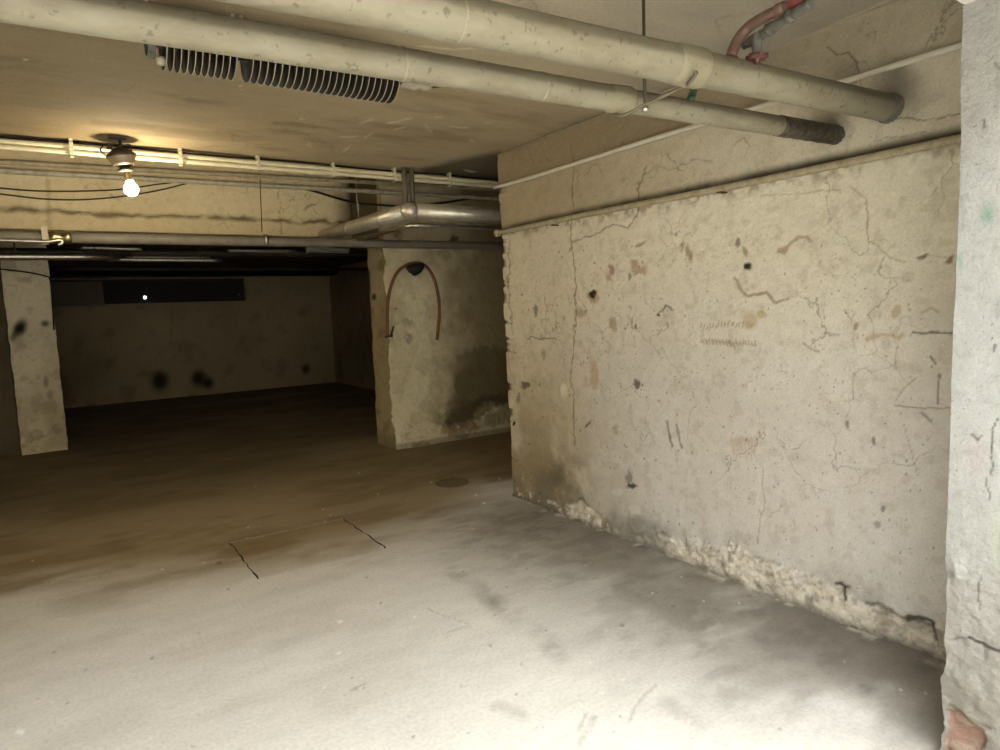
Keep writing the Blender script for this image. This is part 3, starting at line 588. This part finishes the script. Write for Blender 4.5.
# ------------------------------------------------------------------ two big pipes through the right wall
def pipe_line(x0, x1, Y, z0, z1):
    def f(x): t = (x-x0)/(x1-x0); return Vector((x, Y, z0+(z1-z0)*t))
    return f
f1 = pipe_line(.6, 2.875, 1.42, 2.177, 2.238); R1 = .054
t = empty('soil_pipe', f1(.6), 'thick cream soil pipe nearest the ceiling edge, ending in dark mortar hole in right wall', 'pipe')
xj = at(697, 72, 1, 1.42).x
jx0 = at(455, 20, 1, 1.42).x
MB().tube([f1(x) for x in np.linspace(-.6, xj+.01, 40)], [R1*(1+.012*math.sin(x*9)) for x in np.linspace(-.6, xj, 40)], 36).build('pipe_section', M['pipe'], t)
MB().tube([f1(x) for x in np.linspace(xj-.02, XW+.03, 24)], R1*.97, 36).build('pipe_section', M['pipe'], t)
d = (f1(1)-f1(0)).normalized()
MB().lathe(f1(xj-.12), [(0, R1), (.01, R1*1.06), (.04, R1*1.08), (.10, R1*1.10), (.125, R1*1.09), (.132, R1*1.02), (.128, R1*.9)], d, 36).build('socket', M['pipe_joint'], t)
MB().lathe(f1(jx0), [(0, R1), (.002, R1*1.03), (.006, R1*1.03), (.008, R1)], d, 36).build('seam_ring', M['pipe_joint'], t)
b_ = MB(); vs = []
b_.tube([f1(x) for x in (XW-.045, XW-.03, XW-.015, XW, XW+.02)], [R1*1.0, R1*1.015, R1*1.04, R1*1.1, R1*1.14], 44, wob=.06).build('mortar_collar', M['mortar'], t)

f2 = pipe_line(.13, 2.875, 1.64, 2.128, 2.182); R2 = .041
t = empty('drain_pipe', f2(.13), 'slimmer cream drain pipe behind the thick one, with black tarred end at right wall', 'pipe')
xs_ = at(627, 104, 1, 1.64).x; xb = at(778, 126, 1, 1.64).x
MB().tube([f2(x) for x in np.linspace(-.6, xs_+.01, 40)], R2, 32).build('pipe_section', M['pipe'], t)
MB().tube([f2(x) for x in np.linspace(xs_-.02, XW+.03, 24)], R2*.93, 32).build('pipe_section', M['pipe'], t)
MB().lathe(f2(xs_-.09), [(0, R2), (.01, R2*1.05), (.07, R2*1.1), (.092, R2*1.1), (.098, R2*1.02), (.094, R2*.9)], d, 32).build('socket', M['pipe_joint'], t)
for q in (400, 540): MB().lathe(f2(at(q, 65 if q == 400 else 88, 1, 1.64).x), [(0, R2), (.002, R2*1.04), (.007, R2*1.04), (.009, R2)], d, 32).build('seam_ring', M['pipe_joint'], t)
tw = MB().tube([f2(x) for x in np.linspace(xb, XW-.01, 14)], [R2*(.95+.05*random.random()) for _ in range(14)], 28, wob=.07).build('tar_wrap', M['tar'], t); tag(tw, 'ragged black tar wrap')
MB().tube([f2(x) for x in (XW-.03, XW-.015, XW, XW+.02)], [R2*.9, R2*.92, R2*.95, R2*1.0], 30, wob=.16).build('mortar_collar', M['mortar'], t)

# hanger: rod from the ceiling carrying a strap under both pipes
rb = at(645, 106, 1, 1.535)
t = empty('pipe_hanger', (rb.x, 1.535, HC), 'thin rusty rod from ceiling with strap holding both cream pipes', 'hanger')
MB().tube([(rb.x, 1.535, HC+.01), (rb.x, 1.535, rb.z-.012)], .005, 10).build('rod', M['dark_metal'], t)
MB().lathe((rb.x, 1.535, rb.z-.016), [(0, .001), (0, .011), (.012, .011), (.012, .001)], n=6).build('nut', M['steel'], t)
pa = at(612, 113, 1, 1.66); pb = at(624, 115, 1, 1.60); pc = rb+Vector((0, 0, .004)); pd_ = at(680, 88, 1, 1.46); pe = at(690, 82, 1, 1.385); pf = at(697, 72, 1, 1.355)
MB().tube(curve([pa, pb, pc, pd_, pe, pf], 6), .0055, 10).build('strap', M['strap'], t)
o = MB().tube(curve([f2(at(690, 95, 1, 1.62).x)+Vector((0, -.01, .02)), f2(at(690, 95, 1, 1.62).x)+Vector((0, -.035, .055)), f1(at(690, 80, 1, 1.5).x)+Vector((-.02, .06, .0))], 6), .014, 16).build('link_pipe', M['green'])
tag(o, 'short green pipe joining the two cream pipes', 'pipe')

# ------------------------------------------------------------------ pink pipe with corroded branch and red valve
zz = 2.37
p0 = at(830, -22, 2, zz); p1 = at(800, 0, 2, zz); p2 = at(765, 17, 2, zz); p3 = at(749, 27, 2, zz-.004); p4 = at(738, 40, 1, 1.43); p5 = at(730, 58, 1, 1.425)
t = empty('pink_pipe', p0, 'pinkish pipe with red patch bending down onto the thick cream pipe', 'pipe')
path = curve([p0, p1, p2, p3, p4, p5], 8)
MB().tube(path, .0175, 20).build('pipe_run', M['pink'], t)
MB().tube([p1+(p0-p1)*.9, p1, p1+(p2-p1)*.25], .0182, 20).build('red_patch', M['red'], t)
dv = (p2-p1).normalized(); MB().lathe(p1+dv*.05, [(0, .0175), (.002, .0205), (.03, .0205), (.032, .0175)], dv, 20).build('sleeve', M['pink'], t)
MB().lathe(p5+Vector((0, 0, -.03)), [(0, .03), (.02, .03), (.03, .024), (.035, .018)], n=20).build('flange', M['rust'], t)
q0 = at(812, 2, 2, zz-.03); q1 = at(780, 20, 2, zz-.035); q2 = at(760, 33, 2, zz-.04); q3 = at(744, 46, 2, zz-.045)
t = empty('corroded_pipe', q1, 'corroded grey iron pipe under the pink one with red wheel valve', 'pipe')
b_ = MB(); pts = [q0+(q3-q0)*(k/22) for k in range(23)]
b_.tube(pts, [.012+.005*random.random() for _ in pts], 16, wob=.3).build('pipe_run', M['corroded'], t)
dv = (q3-q0).normalized()
for k in (.25, .55): MB().lathe(q0+(q3-q0)*k, [(0, .014), (.002, .020), (.018, .021), (.020, .014)], dv, 8).build('coupling', M['corroded'], t)
vb = at(757, 37, 2, zz-.045); vt = at(757, 57, 1, vb.y)
dv = Vector((0, 0, -1)); L = vb.z-vt.z
bd = MB().lathe(vb, [(-.01, .014), (0, .018), (L*.5, .016), (L*.9, .015), (L*1.0, .009)], dv, 18).build('valve_body', M['corroded'], t)
h = MB(); c0 = vt
for k in range(6):
    a = k*math.pi/3; h.tube([c0, c0+Vector((math.cos(a), math.sin(a), 0))*.034], [.009, .008], 10)
    h.tube([c0+Vector((math.cos(a+j*math.pi/9), math.sin(a+j*math.pi/9), 0))*.028 for j in range(4)], .005, 8)
h.lathe(c0+Vector((0, 0, -.02)), [(0, .003), (0, .010), (.025, .013), (.025, .003)], n=12)
wh = h.build('hand_wheel', M['valve_red'], t); tag(wh, 'dull red valve wheel')

# ------------------------------------------------------------------ finned heating tubes
def finned(name, xa, xb_, n, label):
    Y, z, R = 2.74, 2.506, .107
    t = empty(name, (xa, Y, z), label, 'heater', 'finned heating tubes under the ceiling')
    MB().tube([(xa-.05, Y, z), (xb_+.05, Y, z)], .032, 20).build('core_tube', M['dark_metal'], t)
    first = None
    for k in range(n):
        x = xa+(xb_-xa)*k/(n-1)
        if first is None:
            m_ = MB().lathe((x-.0015, Y, z), [(0, .03), (0, R-.002), (.003, R-.002), (.003, .03)], (1, 0, 0), 40)
            first = m_.build('fin', M['fin'], t)
            rim = MB().lathe((x-.0025, Y, z), [(0, R-.002), (0, R+.001), (.003, R+.001), (.003, R-.002)], (1, 0, 0), 40).build('rim', M['fin_rim'], first)
            x_first = x
        else:
            f = first.copy(); COL.objects.link(f); f.parent = t; f.location = (x-x_first, 0, 0); f.rotation_euler = (0, random.uniform(-.05, .05), random.uniform(-.05, .05))
            f.location = (x-x_first, 0, 0); f.rotation_euler = (0, 0, 0)
            r_ = rim.copy(); COL.objects.link(r_); r_.parent = f
    for x in (xa-.05, xb_+.04):
        MB().box((x, Y-.012, z), (x+.012, Y+.012, HC+.005)).build('bracket', M['steel'], t)
    return t
xa = at(168, 70, 1, 2.68).x; xb_ = at(237, 80, 1, 2.68).x; xc = at(253, 80, 1, 2.68).x; xd = at(397, 98, 1, 2.68).x
t = finned('finned_heater', xa, xb_, 11, 'shorter finned heating tube with about ten fins, hung on ceiling near the bare bulb')
MB().lathe((xa-.035, 2.74, 2.502), [(-.02, .06), (0, .07), (.004, .07), (.006, .03)], (1, 0, 0), 28).build('end_flange', M['corroded'], t)
MB().tube([(xa-.03, 2.72, 2.42), (xa-.015, 2.72, 2.42), (xa, 2.72, 2.42)], [.014, .02, .014], 12, wob=.3).build('end_mortar', M['pale_mortar'], t)
t = finned('finned_heater', xc, xd, 23, 'longer finned heating tube with over twenty fins, behind the slim drain pipe')
MB().tube([(xd+.02+k*.03, 2.74, 2.502) for k in range(7)], [.02, .033, .03, .036, .024, .028, .018], 12, wob=.15).build('end_fitting', M['pale_mortar'], t)
MB().tube([(xd+.2, 2.74, 2.502), (xd+.36, 2.74, 2.54)], .012, 12).build('tail_pipe', M['dark_metal'], t)

# ------------------------------------------------------------------ lamp
lx, ly = .425, 4.90
t = empty('ceiling_lamp', (lx, ly, HC), 'bare lit bulb hanging from a dark fitting under the ceiling', 'lamp')
MB().lathe((lx-.01, ly, HC-.016), [(.004, .002), (.004, .05), (.008, .055), (.02, .055)], n=40).build('mounting_plate', M['dark_metal'], t)
MB().tube([(lx, ly, HC-.01), (lx+.005, ly, 2.575)], .008, 10).build('stem', M['dark_metal'], t)
MB().lathe((lx+.012, ly, 2.475), [(0, .001), (0, .055), (.015, .066), (.05, .08), (.055, .087), (.06, .087)], (-.15, 0, 1), 32).build('shade', M['shade'], t)
MB().lathe((lx+.003, ly, 2.535), [(0, .088), (.006, .088), (.025, .066), (.045, .04), (.055, .012), (.055, .001)], (-.15, 0, 1), 32).build('cap', M['dark_metal'], t)
MB().lathe((lx+.02, ly, 2.436), [(0, .02), (.006, .04), (.018, .046), (.026, .03), (.05, .028)], (-.15, 0, 1), 24).build('holder', M['dark_metal'], t)
MB().lathe((lx+.034, ly, 2.375), [(0, .02), (.03, .021), (.07, .022)], (-.2, 0, 1), 20).build('socket', M['brass'], t)
bb = Vector((lx+.040, ly, 2.330))
bl = MB().lathe(bb, [(-.042, .001)]+[(.042*-math.cos(a), .042*math.sin(a)) for a in np.linspace(.15, 2.5, 14)]+[(.056, .021)], (-.1, 0, 1), 28).build('bulb', M['bulb'], t); tag(bl, 'glowing glass bulb')
MB().tube(curve([(lx-.02, ly, 2.59), (lx-.07, ly-.01, 2.60), (lx-.11, ly, 2.565), (lx-.08, ly, 2.53), (lx-.03, ly, 2.545)], 6), .004, 8).build('wire', M['black'], t)
MB().tube(curve([(lx+.0, ly, 2.59), (lx+.05, ly-.01, 2.61), (lx+.06, ly, 2.575), (lx+.02, ly, 2.56)], 6), .004, 8).build('wire', M['black'], t)
MB().box((lx-.075, ly-.015, 2.572), (lx-.045, ly+.015, 2.60)).build('terminal_block', M['black'], t)

# ------------------------------------------------------------------ conduits by the slab edge
CY = 5.03
clipx = [at(q, 155, 1, CY).x for q in (72, 180, 257, 332, 393, 448)]
t = empty('conduit', (0, CY, 2.602), 'upper of the twin cream conduits running under the ceiling past the bulb', 'conduit')
MB().tube([(x, CY, 2.594) for x in np.linspace(-3.8, 4.6, 30)], .016, 16).build('tube', M['cream'], t)
for x in clipx:
    b_ = MB().box((x-.010, CY-.025, 2.533), (x+.010, CY-.02, 2.625)).box((x-.010, CY-.025, 2.533), (x+.010, CY+.025, 2.538)).box((x-.010, CY-.025, 2.619), (x+.010, CY+.025, 2.642)).box((x-.014, CY-.028, 2.572), (x+.014, CY-.02, 2.582))
    b_.build('clip', M['cream'], t)
o = MB().tube([(x, CY, 2.5615) for x in np.linspace(-3.8, 4.6, 30)], .016, 16).build('conduit', M['cream']); tag(o, 'lower of the twin cream conduits, just under the other by the ceiling', 'conduit')
o = MB().tube([(x, CY+.045, HC-.012+.004*math.sin(x*5)) for x in np.linspace(-3.8, 4.6, 60)], .008, 8).build('cable', M['black']); tag(o, 'dark cable tucked above the twin cream conduits', 'cable')
PYb = BY-.06
def zat(x, y): return at(x, y, 1, PYb).z
o = MB().tube([(x, PYb, zat(0, 162)+(zat(480, 188.5)-zat(0, 162))*(x+.25)/4.2) for x in np.linspace(-3.8, 4.7, 30)], .020, 14).build('steel_conduit', M['wall_pipe']); tag(o, 'dusty tan conduit high on the cross beam above the white pipe', 'conduit')
o = MB().tube([(x, PYb-.01, zat(0, 171)+(zat(308, 188)-zat(0, 171))*(x+.25)/2.45) for x in np.linspace(-3.8, 4.7, 30)], .022, 14).build('water_pipe', M['white_pipe']); tag(o, 'chipped white pipe along the cross beam below the tan conduit', 'pipe')
def cable(pts, Y, r, name, label, m='black', n=8):
    o = MB().tube(curve([at(x, y, 1, Y if not isinstance(Y, list) else Y[i]) for i, (x, y) in enumerate(pts)], n), r, 8).build(name, M[m]); return tag(o, label, 'cable')
cable([(-30, 184), (0, 188), (40, 191), (85, 191), (125, 189), (160, 184), (195, 181), (240, 183)], BY-.016, .006, 'cable', 'upper of two dark cables drooping across the beam behind the bulb')
cable([(-30, 191), (0, 194), (45, 199), (85, 199.5), (125, 196), (160, 190), (192, 182)], BY-.018, .006, 'cable', 'lower of two dark cables drooping across the beam behind the bulb')
cable([(306, 189), (320, 193), (340, 199), (358, 203), (380, 205), (405, 206), (440, 203), (480, 197)], [BY-.04, BY-.05, 6.35, 6.4, 6.4, 6.4, 6.4, 6.4], .011, 'cable', 'dark cable sagging from beam corner behind the silver duct')
cable([(-25, 267), (0, 269), (25, 272), (45, 276), (50, 280), (52, 300), (54, 330)], YL-.02, .008, 'cable', 'black cable crossing the top of the pale pillar beside the dark room')
# hanging wires
o = MB().tube([at(260, 180, 1, 5.88), at(262, 232, 1, 5.88)], .004, 6).build('hanger_wire', M['dark_metal'])
t = tag(o, 'thin wire holding up the long grey pipe left of the duct', 'wire')
MB().lathe(at(265.5, 240, 1, 5.9)+Vector((-.012, 0, 0)), [(0, .046), (0, .052), (.024, .052), (.024, .046)], (1, 0, 0), 20).build('ring', M['steel'], o)
o = MB().tube([at(355.5, 176, 1, 5.45), at(357, 200, 1, 5.45), at(359, 219, 1, 5.45)], .004, 6).build('hanger_wire', M['steel']); tag(o, 'thin wire hanging from conduits onto the sloping part of silver duct', 'wire')
MB().lathe(at(358, 207, 1, 5.45), [(-.03, .004), (-.03, .009), (.03, .009), (.03, .004)], n=8).build('turnbuckle', M['steel'], o)

# ------------------------------------------------------------------ long grey pipe across the room
GY = 5.9
def gz(x): a = at(0, 236.5, 1, GY); b = at(495, 246, 1, GY); return a.z+(b.z-a.z)*(x-a.x)/(b.x-a.x)
xq = at(58, 236, 1, GY).x
t = empty('grey_pipe', (xq, GY, gz(xq)), 'long grey pipe crossing below the beam with brass coupling at its end', 'pipe')
MB().tube([(x, GY, gz(x)) for x in np.linspace(xq, 4.85, 24)], .040, 22).build('pipe_section', M['grey_pipe'], t)
MB().tube([(x, GY, gz(x)-.002) for x in np.linspace(-3.8, xq-.02, 12)], .040, 22).build('pipe_section', M['grey_pipe'], t)
xr_ = at(50, 236, 1, GY).x
MB().lathe((xr_, GY-.01, gz(xq)), [(0, .03), (0, .045), (.03, .047), (.05, .034), (.08, .034), (.09, .047), (.13, .047), (.13, .03)], (1, 0, 0), 22).build('coupling', M['brass'], t)
xk = at(45, 236, 1, GY).x
MB().box((xk-.02, GY-.055, gz(xk)-.055), (xk+.02, GY-.042, gz(xk)+.075)).build('bracket', M['wall_pipe'], t)
MB().tube(curve([at(-20, 239, 1, GY-.07), at(0, 240, 1, GY-.07), at(30, 241, 1, GY-.07), at(48, 241.5, 1, GY-.07), at(60, 240, 1, GY-.06), at(62, 243, 1, GY-.06), at(58, 245, 1, GY-.06)], 6), .012, 10).build('flexible_tube', M['steel'], t)

# ------------------------------------------------------------------ silver duct
ea = Vector((2.42, 4.90, 2.29)); RD = .064
t = empty('duct', ea, 'silver foil wrapped duct with elbow above the middle pillar', 'duct')
pend = at(322, 237, 1, BY+.03); dp = [pend, pend+(ea-pend)*.5, ea+Vector((-.003, .03, 0)), ea+Vector((.02, .003, 0)), Vector((3.2, 4.89, 2.285)), Vector((4.8, 4.89, 2.28))]
MB().tube(dp[:3], RD, 28).build('duct_run', M['duct'], t)
MB().tube([ea+Vector((0, .05, 0)), ea+Vector((0, .012, 0)), ea+Vector((.012, 0, 0)), ea+Vector((.05, 0, 0))], RD*1.015, 28).build('elbow', M['duct'], t)
MB().tube(dp[3:], RD, 28).build('duct_run', M['duct'], t)
for k in (.25, .62): MB().lathe(ea+(pend-ea)*k, [(0, RD), (.0, RD*1.03), (.02, RD*1.03), (.02, RD)], pend-ea, 28).build('band', M['steel'], t)
o = MB().tube([pend+Vector((.08, 0, -.09)), Vector((2.475, 5.1, 2.185)), Vector((2.50, 5.02, 2.188)), Vector((2.56, 5.0, 2.19)), Vector((4.8, 5.0, 2.185))], .018, 14).build('steel_pipe', M['steel']); tag(o, 'slim steel pipe following the underside of the silver duct', 'pipe')
xx = at(405, 190, 1, 4.97).x
for q, lb in ((404.5, 'left one of two short steel pipes dropping from conduits to duct elbow'), (411.5, 'right one of two short steel pipes dropping from conduits to duct elbow')):
    a = at(q, 175, 1, 4.97); b = at(q+1.5, 204, 1, 4.97); o = MB().tube([(a.x, 4.97, HC), (a.x, 4.97, b.z-.02)], .020, 14).build('drop_pipe', M['strap']); tag(o, lb, 'pipe')

# ------------------------------------------------------------------ pipes on the right wall
o = MB().tube([(XW-.022-.02, YE+.05, 2.393)]+[(XW-.02, y_, 2.393+.003*math.sin(y_*3)) for y_ in np.linspace(YE-.1, .95, 20)], 0.0135, 12).build('conduit', M['pale']); tag(o, 'thin cream conduit high on the right wall, passing behind both thick pipes', 'conduit')
t = empty('wall_pipe', (XW-.025, YE, 2.05), 'dusty cream pipe running along right wall with dark grime over it', 'pipe')
MB().tube([(XW-.03, y_, 2.052+.004*math.sin(y_*2.3)) for y_ in np.linspace(YE+.05, .95, 30)], .017, 16).build('tube', M['wall_pipe'], t)
for y_ in (3.55, 2.2): MB().box((XW-.055, y_, 2.025), (XW+.01, y_+.025, 2.031)).build('clip', M['rust'], t)
MB().lathe((XW-.03, YE+.03, 2.052), [(-.01, .001), (-.01, .027), (.03, .027), (.032, .02)], (0, 1, 0), 16).build('end_cap', M['wall_pipe'], t)

# ------------------------------------------------------------------ hose on the middle pillar
HY = YP-.05
t = empty('hose', at(413, 268, 1, HY), 'brown hose hung in a tall arch on the front of the middle pillar', 'hose')
MB().tube(curve([at(x, y, 1, HY) for x, y in ((387.5, 336), (387.5, 320), (388, 302), (391, 286), (397, 273), (405, 266), (415, 263), (424, 265), (431, 273), (436, 285), (439, 302), (439, 320), (437, 340))], 8), .017, 14).build('tube', M['hose'], t)
b_ = MB(); c0 = at(415, 267, 1, HY)
b_.tube([c0+Vector((-.1, -.01, .0)), c0+Vector((-.06, -.015, -.02)), c0+Vector((-.02, -.015, -.03)), c0+Vector((.02, -.015, -.02)), c0+Vector((.07, -.015, .01)), c0+Vector((.1, -.01, .02))], [.02, .045, .065, .06, .04, .015], 14, wob=.2).build('hook_block', M['gap'], t)
c1 = at(388, 336, 1, HY-.01)
b_ = MB().tube([c1+Vector((-.03, 0, -.01)), c1, c1+Vector((.05, 0, .0))], .014, 12).tube([c1+Vector((.03, 0, -.01)), c1+Vector((.06, -.02, .10))], .01, 10); tp = b_.build('tap', M['iron'], t); tag(tp, 'small dark tap at the hose end')

# ------------------------------------------------------------------ things in the dark back room
def bpipe(y0, y1, Y, r, m, label, x0=-3.8, x1=XR-.03, xa=0, xb=330, name='back_pipe'):
    a, b = at(xa, y0, 1, Y), at(xb, y1, 1, Y)
    g = lambda x: a.z+(b.z-a.z)*(x-a.x)/(b.x-a.x)
    o = MB().tube([(x, Y, g(x)) for x in np.linspace(x0, x1, 12)], r, 16).build(name, M[m])
    for k in (.2, .8):
        x = max(x0, -.5)+(x1-max(x0, -.5))*k; MB().tube([(x, Y, g(x)), (x, Y, 2.44)], .006, 8).build('hanger_rod', M['dark_metal'], o)
    return tag(o, label, 'pipe')
bpipe(256.5, 257, 7.9, .036, 'steel', 'bright steel pipe under dark ceiling, crossing in front of the pale left pillar', x1=at(120, 257, 1, 7.9).x, xb=120)
bpipe(252, 254, 8.6, .045, 'dark_metal', 'dark pipe in back room just below the grey pipe')
bpipe(259.5, 260.5, 8.3, .022, 'steel', 'thin steel pipe hung low under the back ceiling', x0=at(108, 259, 1, 8.3).x, x1=at(222, 260, 1, 8.3).x, xa=108, xb=222)
bpipe(256.5, 257, 8.9, .032, 'steel', 'short bright pipe length above the thin low steel pipe', x0=at(126, 256, 1, 8.9).x, x1=at(210, 257, 1, 8.9).x, xa=126, xb=210)
bpipe(268.5, 269, 10.5, .03, 'dark_metal', 'dark pipe farthest back above the black panel', x0=0, xa=50, xb=300)
bpipe(247.5, 249, 8.2, .02, 'steel', 'thin steel pipe right behind the grey pipe in back room', x0=at(80, 248, 1, 8.2).x, x1=at(142, 248, 1, 8.2).x, xa=80, xb=142)
bpipe(250.5, 251, 8.2, .02, 'steel', 'thin steel pipe left of the white tube light', x0=at(228, 250, 1, 8.2).x, x1=at(296, 251, 1, 8.2).x, xa=228, xb=296)
a = at(305, 249, 1, 8.4); b = at(349, 251, 1, 8.4)
t = empty('tube_light', a, 'unlit white tube light fitting under the back ceiling, left of middle pillar', 'light')
MB().box((a.x, 8.37, a.z-.015), (b.x, 8.43, a.z+.02)).build('housing', M['white_metal'], t)
MB().tube([(a.x+.03, 8.4, a.z-.03), (b.x-.03, 8.4, a.z-.03)], .013, 14).build('tube', M['white_metal'], t)
for x in (a.x+.01, b.x-.04): MB().box((x, 8.385, a.z-.045), (x+.03, 8.415, a.z-.01)).build('end_holder', M['white_metal'], t)
for x in (a.x+.1, b.x-.1): MB().tube([(x, 8.4, a.z+.01), (x, 8.4, 2.44)], .008, 8).build('suspension_rod', M['dark_metal'], t)
a = at(54, 304, 1, YB-.1); b = at(243, 279, 1, YB-.1); mid = at(104, 300, 1, YB-.1).x
zb, zt = at(150, 303, 1, YB-.1).z, at(150, 281, 1, YB-.1).z
t = empty('dark_panel', (a.x, YB-.03, zb), 'long black panel high on the back wall of the dark room', 'panel')
MB().box((mid, YB-.12, zb), (b.x, YB-.02, zt)).build('board', M['panel'], t)
g = MB().box((a.x-.6, YB-.11, zb-.02), (mid, YB-.02, zt-.03)).build('grey_board', M['grey_panel'], t); tag(g, 'lighter grey board')
MB().box((a.x-.6, YB-.13, zt-.01), (b.x+.02, YB-.02, zt+.03)).build('top_rail', M['dark_metal'], t)
for q, w, mm in (((145, 297.5), .026, 'lit'), ((239, 294.5), .016, 'steel')):
    c0 = at(*q, 1, YB-.13); MB().lathe(c0, [(0, .001), (0, w*.9), (.012, w), (.014, w)], (0, 1, 0), 16).build('glint' if mm == 'lit' else 'screw', M[mm], t)

# ------------------------------------------------------------------ floor hatch and drain
hx0, hx1, hy0, hy1 = .82, 1.60, 3.82, 4.56
t = empty('floor_hatch', (hx0, hy0, 0), 'square concrete hatch cover set flush in the garage floor', 'hatch')
def lid(u, v, P, px, py): return None
b_ = MB()
def strip(a, b, w, z0=.001, z1=.005, n=16):
    a, b = Vector(a), Vector(b); dd = (b-a).normalized(); pp = Vector((-dd.y, dd.x, 0)); vs = []
    for k in range(n+1):
        p = a+(b-a)*k/n; ww = w*(.35+1.0*random.random()); off = pp*random.uniform(-.006, .006)
        vs += [p+pp*ww+off+Vector((0, 0, z1)), p-pp*ww+off+Vector((0, 0, z1))]
    return MB().add(vs, [(2*k, 2*k+1, 2*k+3, 2*k+2) for k in range(n)])
zf = .0045
strip((hx0, hy1, 0), (hx0, hy0, 0), .0045, z1=zf).build('gap', M['gap'], t)
strip((hx1, hy1, 0), (hx1, hy0-.02, 0), .006, z1=zf).build('gap', M['gap'], t)
e = strip((hx0, hy1, 0), (hx1, hy1, 0), .014, z1=zf, n=26).build('edge', M['pale_mortar'], t)
dc = at(452, 483, 2, 0)
t = empty('floor_drain', dc, 'small round iron drain cover in floor before the middle pillar', 'drain')
MB().lathe(dc, [(0, .145), (.005, .145), (.006, .135), (.005, .128), (.003, .125)], n=40).build('frame', M['drain'], t)
g = MB().lathe(dc, [(0, .125), (.004, .125), (.0045, .001)], n=36)
for k in range(-3, 4): 
    w = math.sqrt(.118**2-(k*.033)**2); g.box((dc.x-w, dc.y+k*.033-.007, .003), (dc.x+w, dc.y+k*.033+.007, .008))
g.build('grate', M['drain'], t)

# ------------------------------------------------------------------ light: overcast sky outside the gateway
w = bpy.data.worlds.new('sky'); sc.world = w; w.use_nodes = True
bg = w.node_tree.nodes['Background']; bg.inputs['Color'].default_value = (.90, .965, 1.0, 1); bg.inputs['Strength'].default_value = 10.5

sc.view_settings.view_transform = 'Standard'; sc.view_settings.look = 'None'
sc.view_settings.gamma = 1; sc.view_settings.use_curve_mapping = False
sc.view_settings.exposure = 0.53
sc.cycles.use_denoising = True
sc.cycles.max_bounces = 10; sc.cycles.diffuse_bounces = 8
sc.cycles.sample_clamp_indirect = 12
